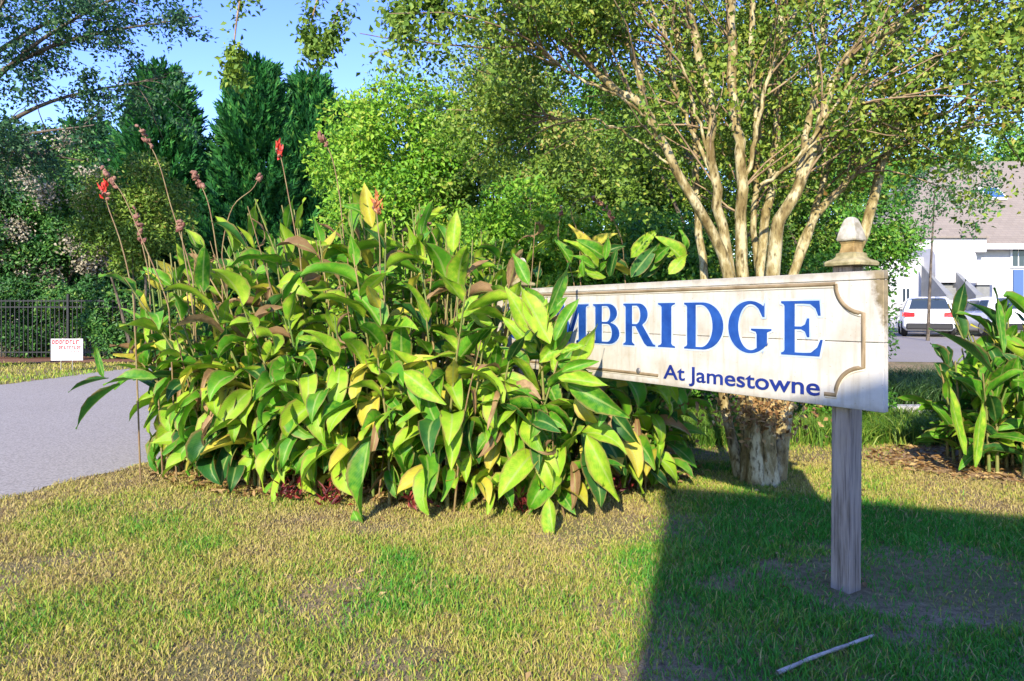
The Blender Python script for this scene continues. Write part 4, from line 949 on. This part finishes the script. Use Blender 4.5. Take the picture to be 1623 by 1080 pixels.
shrub('shrub', 'dark bush at the road bend behind the big canna', 'shrub', P2(330, 26.5), 26.5, 2.8, 1.0, 0, 3.6, 60, 260, .12, M['dark_leaf'], 25, cl_r=(.3, .55), shape=.3)
shrub('tree', 'leafy tree at the edge of the apartment wall', 'tree', P2(-40, 22), 22, 1.8, 1.3, 1.6, 6.0, 70, 260, .13, M['dark_leaf'], 26, cl_r=(.4, .7), shape=.1, nstem=3, tl=(.0, .9))
for k, (px, Y, h_, lab) in enumerate(((1500, 58, 15.8, 'bright green treetop above the left end of the grey roof'), (1600, 60, 16.8, 'bright green treetop above the grey roof skylight'), (1400, 56, 14.5, 'green treetop behind the tan stems above the house'), (1700, 58, 15.5, 'green treetop beyond the right end of the grey roof'))):
    shrub('tree', lab, 'tree', P2(px, Y), Y, 3.6, 2.6, 4, h_, 70, 190, .34, M['lime_leaf'] if k % 2 == 0 else M['mid_leaf'], 31 + k, cl_r=(.8, 1.5), shape=.3, nstem=2, tl=(.1, 1))
for k, (px, Y, h_) in enumerate(((640, 33, 9), (820, 43, 13), (1000, 44, 14), (1180, 45, 14.5), (80, 46, 9.5), (300, 43, 8.5), (470, 38, 8.0))):
    shrub('tree', 'dark green woodland tree far behind the shrubs and conifers', 'tree', P2(px, Y), Y, 3.4, 2.2, .3, h_, 60, 170, .26, M['dark_leaf'], 41 + k, cl_r=(.7, 1.2), shape=.3, nstem=2, group='woodland trees behind the shrubs')

# ------------------------------------------------------------------ black picket fence and yard sign across the road
M['iron'] = mat('iron', (.012, .012, .014), .45, .4)
def fence():
    x0_, x1_, y0_ = -20.0, -10.4, 20.3; root = empty('picket_fence', (x0_, y0_, .03)); tag(root, 'black metal picket fence along the mulch across the road', 'fence')
    pm = bm_mesh('picket', box_bm(-.011, .011, -.011, .011, .06, 1.75)); pm.materials.append(M['iron'])
    qm = bm_mesh('post', box_bm(-.035, .035, -.035, .035, -.1, 1.9, .006)); qm.materials.append(M['iron'])
    n_ = int((x1_ - x0_) / .13)
    for k in range(n_ + 1):
        if k % 18 == 0: o = link('post', qm, root); o.location = (k * .13, 0, 0)
        else: o = link('picket', pm, root); o.location = (k * .13, 0, 0)
    for z in (.18, 1.5, 1.68): box('rail', 0, n_ * .13, -.016, .016, z, z + .035, M['iron'], root)
fence()
M['sign_white'] = two_tone('sign_white', (.50, .50, .50), (.56, .56, .55), 5, .5); M['sign_red'] = two_tone('sign_red', (.30, .008, .02), (.40, .02, .035), 14, .5); M['wire'] = mat('wire', (.35, .34, .32), .5, .4, .5)
def yard_sign():
    Y = 16.3; p_ = at(106, 590, Y); root = empty('yard_sign', (p_.x, Y, 0), math.radians(4)); tag(root, 'small white yard sign with red lettering on the verge', 'sign')
    w, z0_, z1_ = .36, .265, .775
    box('panel', -w, w, 0, .008, z0_, z1_, M['sign_white'], root)
    for x in (-.14, .12): link('stake', tubes('stake', [(np.array([[x, .012, -.05], [x, .012, .55]]), np.array([.008, .008]))], 6), root, M['wire'])
    r_ = random.Random(4)
    def marks(za, zb, xa, xb, cw):
        x = xa
        while x < xb - cw * .5:
            w_ = cw * r_.uniform(.7, 1.1); b = bmesh.new(); t_ = (zb - za) * .26
            k = r_.randint(0, 3)
            box_bm(x, x + w_ * .28, -.004, -.001, za, zb, 0, b)
            if k != 1: box_bm(x + w_ * .28, x + w_ * .8, -.004, -.001, zb - t_, zb, 0, b)
            if k != 2: box_bm(x + w_ * .28, x + w_ * .7, -.004, -.001, za, za + t_, 0, b)
            if k in (0, 3): box_bm(x + w_ * .62, x + w_ * .86, -.004, -.001, za + t_ + .001, zb - t_ - .001, 0, b)
            link('letter', bm_mesh('letter', b), root, M['sign_red']); x += w_ * 1.08
    marks(.645, .745, -.33, .33, .085); marks(.535, .605, -.18, .33, .06); marks(.46, .50, .10, .33, .04)
yard_sign()

# ------------------------------------------------------------------ apartment wall seen through the trees at the far left
M['stucco_tan'] = two_tone('stucco_tan', (.46, .36, .28), (.56, .46, .37), 4, .9, .1); M['white_trim'] = two_tone('white_trim', (.70, .70, .70), (.80, .80, .79), 6, .6)
M['glass_dark'] = mat('glass_dark', (.03, .045, .06), .08, .6); M['roof_brown'] = two_tone('roof_brown', (.10, .09, .085), (.18, .16, .15), 14, .9)
def apartment():
    root = empty('apartment_building', (-32.5, 34, 0)); tag(root, 'tan stucco apartment building glimpsed through trees behind the black fence', 'building')
    box('wall', 0, 15, 0, 9, -.1, 8.2, M['stucco_tan'], root)
    bm = bmesh.new(); vv = [bm.verts.new(c) for c in ((-.6, -.6, 8.2), (15.6, -.6, 8.2), (15.6, 9.6, 8.2), (-.6, 9.6, 8.2), (3, 4.5, 10.2), (12, 4.5, 10.2))]
    for f in ((0, 1, 5, 4), (1, 2, 5), (2, 3, 4, 5), (3, 0, 4), (3, 2, 1, 0)): bm.faces.new([vv[i] for i in f])
    link('roof', bm_mesh('roof', bm), root, M['roof_brown'])
    for z in (1.0, 3.7, 6.3):
        for x in (1.5, 4.5, 7.5, 10.5, 13.0):
            w = box('window', x, x + 1.2, -.06, .02, z, z + 1.4, M['white_trim'], root); box('pane', x + .09, x + 1.11, -.075, -.062, z + .09, z + .67, M['glass_dark'], w); box('pane', x + .09, x + 1.11, -.075, -.062, z + .73, z + 1.31, M['glass_dark'], w)
apartment()

# ------------------------------------------------------------------ white house with the big grey roof
M['stucco_white'] = two_tone('stucco_white', (.46, .455, .45), (.52, .515, .51), 2, .8); M['stucco_grey'] = two_tone('stucco_grey', (.17, .175, .17), (.22, .225, .22), 3, .85)
def shingle():
    m = mat('shingle', rough=.9); t = NT(m); v = t.coord('Object'); b = t.n('ShaderNodeTexBrick'); t.l(v, b.inputs[0]); b.inputs['Scale'].default_value = 1.0
    b.inputs['Color1'].default_value = (.185, .155, .125, 1); b.inputs['Color2'].default_value = (.25, .21, .17, 1); b.inputs['Mortar'].default_value = (.13, .11, .09, 1)
    b.inputs['Brick Width'].default_value = .34; b.inputs['Row Height'].default_value = .15; b.inputs['Mortar Size'].default_value = .012
    c = t.mix(t.noise(v, 1.0, 4), b.outputs[0], (.23, .195, .16)); t.col(c); return m
M['shingle'] = shingle(); M['skylight_glass'] = mat('skylight_glass', (.05, .12, .30), .05, .8); M['door_blue'] = mat('door_blue', (.07, .13, .28), .5)
def house():
    Y = 36.0; root = empty('condo_house', (P2(1520, Y), Y, .4)); tag(root, 'white condominium with tall grey shingle roof and skylight', 'house')
    X = lambda px, y=0.0: P2(px, Y + y) - root.location.x
    Z = lambda py, y=0.0: H - (py - HY) / F * (Y + y) - .4
    box('wall', X(1372), X(1372) + 14, 0, 8, -.2, Z(388), M['stucco_white'], root)
    # roof: front slope rises from the eave to a ridge, hipped at the left end
    ev, rg = Z(386, -.6), Z(256, 5.5); xl, xr = X(1360, -.6), X(1360, -.6) + 15.2; rl = X(1492, 5.5)
    def slab(name, pts, m, th=.12):
        bm = bmesh.new(); top = [bm.verts.new(p_) for p_ in pts]; bot = [bm.verts.new((p_[0], p_[1], p_[2] - th)) for p_ in pts]
        bm.faces.new(top); bm.faces.new(bot[::-1]); n_ = len(pts)
        for i in range(n_): bm.faces.new((top[i], bot[i], bot[(i + 1) % n_], top[(i + 1) % n_]))
        return link(name, bm_mesh(name, bm), root, m)
    slab('roof', [(xl, -.6, ev), (xr, -.6, ev), (xr, 5.5, rg), (rl, 5.5, rg)], M['shingle'])
    slab('roof', [(rl, 5.5, rg), (xr, 5.5, rg), (xr, 11.5, ev), (xl, 11.5, ev)], M['shingle']); slab('roof', [(xl, -.6, ev - .005), (rl, 5.5, rg - .005), (xl, 11.5, ev - .005)], M['shingle'])
    box('fascia', xl, xr, -.66, -.605, ev - .30, ev - .02, M['white_trim'], root)
    # skylight lying on the slope
    f = .54; sl = math.atan2(rg - ev, 6.1); sc_ = Vector((X(1572, 2.7), -.6 + 6.1 * f, ev + (rg - ev) * f + .06))
    for nm, hw, t0, t1, m_ in (('skylight', .55, 0, .14, 'white_trim'), ('skylight_pane', .46, .141, .165, 'skylight_glass')):
        b = box_bm(-hw, hw, -hw, hw, t0, t1, .01); R = Matrix.Translation(sc_) @ Matrix.Rotation(sl, 4, 'X')
        for v in b.verts: v.co = R @ v.co
        link(nm, bm_mesh(nm, b), root, M[m_])
    # projecting stair bay with barrel top, side walls and two sloped stair cheeks
    d = -3.0; bx0, bx1 = X(1483, d), X(1548, d); b = bmesh.new(); zb, zt = Z(448, d), Z(393, d); rr = .55
    prof = [(d, zb), (d, zt - rr)] + [(d + rr - rr * math.cos(t), zt - rr + rr * math.sin(t)) for t in np.linspace(.2, math.pi / 2, 7)] + [(-.02, zt), (-.02, zb)]
    A = [b.verts.new((bx0, y, z)) for y, z in prof]; B = [b.verts.new((bx1, y, z)) for y, z in prof]; n_ = len(prof)
    for i in range(n_): b.faces.new((A[i], A[(i + 1) % n_], B[(i + 1) % n_], B[i]))
    b.faces.new(A[::-1]); b.faces.new(B); link('bay', bm_mesh('bay', b), root, M['stucco_white'])
    dm = box('dormer', X(1466, -.7), X(1564, -.7), -.7, 1.6, Z(400, -.7), Z(378, -.7), M['stucco_white'], root, .02)
    box('dormer_roof', X(1463, -.8), X(1567, -.8), -.85, 1.7, Z(378, -.7) + .004, Z(375, -.7), M['shingle'], root)
    box('balcony_wall', X(1402, -2), X(1482, -2), -2, -1.85, Z(520, -2), Z(408, -2), M['stucco_white'], root, .02)
    box('balcony_wall', X(1549, -2), X(1600, -2), -2, -1.85, Z(452, -2), Z(412, -2), M['stucco_white'], root, .02)
    box('landing_wall', X(1496, -2.4), X(1536, -2.4), -2.4, -2.2, Z(478, -2.4), Z(447, -2.4), M['stucco_grey'], root)
    box('entry_recess', X(1464, -2.02), X(1490, -2.02), -2.05, -2.003, Z(476, -2), Z(450, -2), M['stucco_grey'], root)
    box('entry_recess', X(1549, -1.9), X(1570, -1.9), -1.84, -1.7, Z(476, -1.9), Z(452, -1.9), M['stucco_grey'], root)
    for pa, pb in ((1487, 1502), (1533, 1549)):
        b = bmesh.new(); y0_, y1_ = -4.6, -2.45; xa, xb = X(pa, -4), X(pb, -4) - .12; z0_, z1_, z2_ = Z(482, -4), Z(468, -4.6), Z(420, -2.5)
        q = [(xa, y0_, z0_), (xb, y0_, z0_), (xb - .12, y1_, z0_), (xa + .12, y1_, z0_), (xa, y0_, z1_), (xb, y0_, z1_), (xb - .14, y1_, z2_), (xa + .14, y1_, z2_)]; vv = [b.verts.new(p_) for p_ in q]
        for f_ in ((0, 3, 2, 1), (4, 5, 6, 7), (0, 1, 5, 4), (1, 2, 6, 5), (2, 3, 7, 6), (3, 0, 4, 7)): b.faces.new([vv[i] for i in f_])
        link('stair_cheek', bm_mesh('stair_cheek', b), root, M['stucco_grey'])
    x0_, x1_, zz = X(1502, -3.4), X(1534, -3.4), Z(478, -3.4)
    for k in range(7): box('step', x0_, x1_, -4.5 + k * .29, -2.45, zz - .2 + k * .17 - .17, zz - .2 + k * .17, M['stucco_grey'], root)
    box('garden_wall', X(1490, -5), X(1578, -5), -5.1, -4.9, -.1, Z(476, -5), M['stucco_white'], root, .02)
    for xa, xb, ya, yb, m_ in ((1383, 1412, 421, 392, 'glass_dark'), (1601, 1625, 425, 385, 'glass_dark'), (1427, 1443, 482, 455, 'glass_dark')):
        dd = -.02 if xb < 1500 and xb != 1443 else -.02
        yy = -2.03 if xb == 1443 else -.03
        w = box('window', X(xa, yy), X(xb, yy), yy - .05, yy + .025, Z(ya, yy), Z(yb, yy), M['white_trim'], root); fx = .09
        xm = (X(xa, yy) + X(xb, yy)) / 2
        for a_, b_ in ((X(xa, yy) + fx, xm - .03), (xm + .03, X(xb, yy) - fx)): box('pane', a_, b_, yy - .065, yy - .052, Z(ya, yy) + fx, Z(yb, yy) - fx, M['glass_dark'], w)
    box('door', X(1606, -.05), X(1622, -.05), -.08, .01, -.05, Z(428, 0), M['door_blue'], root)
house()

# ------------------------------------------------------------------ parked cars
M['car_white'] = mat('car_white', (.78, .79, .80), .25, .5); M['tyre'] = mat('tyre', (.02, .02, .02), .8); M['rim'] = mat('rim', (.45, .45, .47), .3, .5, .8); M['lamp_red'] = mat('lamp_red', (.55, .015, .02), .2, .6)
M['car_black'] = mat('car_black', (.02, .02, .022), .5); M['plate'] = mat('plate', (.55, .58, .60), .5)
def car(loc, rz, label):
    root = empty('parked_car', loc, rz); tag(root, label, 'car', 'white cars parked by the house')
    # rear at y = 0, nose towards +y
    st_ = [(0.0, .80, .42, .90, .92), (.03, .86, .34, .98, 1.00), (.12, .90, .28, 1.02, 1.12), (.42, .91, .24, 1.03, 1.54), (.8, .92, .22, 1.03, 1.60), (1.6, .92, .22, 1.02, 1.62), (2.5, .92, .22, 1.0, 1.57), (2.95, .92, .22, .99, 1.42), (3.5, .91, .22, .98, 1.05), (4.1, .88, .24, .92, .95), (4.5, .78, .32, .80, .82), (4.6, .66, .42, .66, .68)]
    bm = bmesh.new(); rings = []
    for y, hw, zb, zbelt, zt in st_:
        g = min(hw - .02, hw - .26 * max(0, zt - zbelt) / .6)
        half = [(hw * .86, zb), (hw, zb + .14), (hw, (zb + zbelt) / 2 + .08), (hw - .03, zbelt), (g, zbelt + (zt - zbelt) * .93), (g * .6, zt)]
        rings.append([bm.verts.new((x, y, z)) for x, z in half] + [bm.verts.new((-x, y, z)) for x, z in half[::-1]])
    n_ = 12
    for a, b in zip(rings, rings[1:]):
        for i in range(n_): bm.faces.new((a[i], b[i], b[(i + 1) % n_], a[(i + 1) % n_]))
    bm.faces.new(rings[0]); bm.faces.new(rings[-1][::-1]); bmesh.ops.recalc_face_normals(bm, faces=bm.faces)
    link('body', bm_mesh('body', bm, True), root, M['car_white'])
    def quad(name, pts, m, parent=root, th=.015):
        bm = bmesh.new(); P = [Vector(p_) for p_ in pts]; nn = (P[1] - P[0]).cross(P[2] - P[0]).normalized() * th
        t = [bm.verts.new(p_ + nn) for p_ in P]; bb_ = [bm.verts.new(p_ - nn * .5) for p_ in P]; bm.faces.new(t); bm.faces.new(bb_[::-1]); k = len(P)
        for i in range(k): bm.faces.new((t[i], bb_[i], bb_[(i + 1) % k], t[(i + 1) % k]))
        return link(name, bm_mesh(name, bm), parent, m)
    quad('rear_window', [(-.70, .13, 1.10), (.70, .13, 1.10), (.58, .40, 1.50), (-.58, .40, 1.50)], M['glass_dark'], th=.03)
    for s in (-1, 1):
        for ya, yb, yc, yd in ((.62, 1.35, 1.35, .75), (1.45, 2.2, 2.2, 1.45), (2.3, 3.15, 2.75, 2.3)):
            P = [(s * .90, ya, 1.06), (s * .90, yb, 1.06), (s * .725, yc, 1.47), (s * .725, yd, 1.47)]; quad('side_window', P if s > 0 else P[::-1], M['glass_dark'], th=.02)
        P = [(s * .86, -.005, .80), (s * .50, -.02, .82), (s * .50, -.02, .97), (s * .86, .01, 1.0)]; quad('taillight', P if s < 0 else P[::-1], M['lamp_red'], th=.035)
        quad('taillight_side', [(s * .915, .02, .82), (s * .925, .24, .84), (s * .915, .24, .98), (s * .90, .03, .99)] if s > 0 else [(s * .90, .03, .99), (s * .915, .24, .98), (s * .925, .24, .84), (s * .915, .02, .82)], M['lamp_red'], th=.02)
        box('mirror', s * 1.0 - .09, s * 1.0 + .09, 2.75, 2.87, 1.02, 1.16, M['car_black'], root, .02)
        for y in (.85, 3.65):
            b = bmesh.new(); bmesh.ops.create_cone(b, cap_ends=True, segments=20, radius1=.34, radius2=.34, depth=.22); bmesh.ops.bevel(b, geom=[e_ for e_ in b.edges if e_.calc_face_angle(0) > 1], offset=.04, segments=2, affect='EDGES')
            for v in b.verts: v.co = Vector((v.co.z + s * .83, v.co.x + y, v.co.y + .34))
            w = link('wheel', bm_mesh('wheel', b), root, M['tyre']); b = bmesh.new(); bmesh.ops.create_cone(b, cap_ends=True, segments=16, radius1=.21, radius2=.19, depth=.03)
            for v in b.verts: v.co = Vector((v.co.z + s * .945, v.co.x + y, v.co.y + .34))
            link('rim', bm_mesh('rim', b), w, M['rim'])
    box('rear_bumper', -.80, .80, -.05, .12, .30, .55, M['car_black'], root, .04)
    box('licence_plate', -.26, .26, -.035, -.012, .66, .80, M['plate'], root); box('roof_spoiler', -.60, .60, .30, .46, 1.56, 1.60, M['car_white'], root, .015)
    return root
Yc = 27.5; car((P2(1473, Yc), Yc, float(gz(P2(1473, Yc), Yc)) + .008), math.radians(-27), 'white car facing away with both red taillights in full view')
Yc = 27.0; car((P2(1616, Yc), Yc, float(gz(P2(1616, Yc), Yc)) + .008), math.radians(-8), 'white car half hidden behind the smaller canna clump')
# tree on the parking island in front of the house
shrub('tree', 'small dark leafed tree on a thin trunk before the grey roof', 'tree', P2(1477, 24), 24, 2.3, 1.2, 3.4, 6.9, 46, 80, .13, M['dark_leaf'], 61, cl_r=(.35, .6), shape=0, nstem=1, tl=(0, .8), tr=.045)

# ------------------------------------------------------------------ unseen building behind the viewpoint, shaped and placed to cast the lawn's shade
def shade_building():
    bk = 11.0; hgt = bk * math.tan(SUN_EL); c = Vector((1.205 - math.sin(SUN_AZ) * bk, 5.58 - math.cos(SUN_AZ) * bk, 0)); u = Vector((.941, -.339, 0)); w = Vector((-.12, -.99, 0))
    root = empty('unseen_building', c); tag(root, 'pale flat roofed building, out of view, placed to shade the lawn', 'building')
    def prism(name, pts, z0_, z1_, m):
        bm = bmesh.new(); a = [bm.verts.new((p_.x, p_.y, z0_)) for p_ in pts]; b = [bm.verts.new((p_.x, p_.y, z1_)) for p_ in pts]; n_ = len(pts); bm.faces.new(a[::-1]); bm.faces.new(b)
        for i in range(n_): bm.faces.new((a[i], a[(i + 1) % n_], b[(i + 1) % n_], b[i]))
        bmesh.ops.recalc_face_normals(bm, faces=bm.faces); return link(name, bm_mesh(name, bm), root, m)
    ins = Vector((.05, -.05, 0)); prism('wall', [ins, u * 6.4 + ins, u * 6.4 + w * 5, w * 5 + ins], -.1, hgt - .25, M['stucco_tan'])
    prism('parapet', [Vector((0, 0, 0)), u * 6.5, u * 6.5 + w * 5.1, w * 5.1], hgt - .248, hgt, M['white_trim'])
    for k in range(1):
        a = u * 1.8 ; n_ = Vector((.339, .941, 0)) * .03; b_ = a + u * 2.8
        prism('block_door', [a + n_ * 1.2 + ins, b_ + n_ * 1.2 + ins, b_ - n_ + ins, a - n_ + ins], 0, 2.3, M['white_trim'])
shade_building()

# joined pieces too small to pick apart
for o in bpy.data.objects:
    if o.parent and o.name.split('.')[0] in ('twig', 'crown', 'seed_pod_cluster', 'petal_cluster', 'dry_shoots', 'hanging_leaves', 'pale_flecks'): o['kind'] = 'stuff'
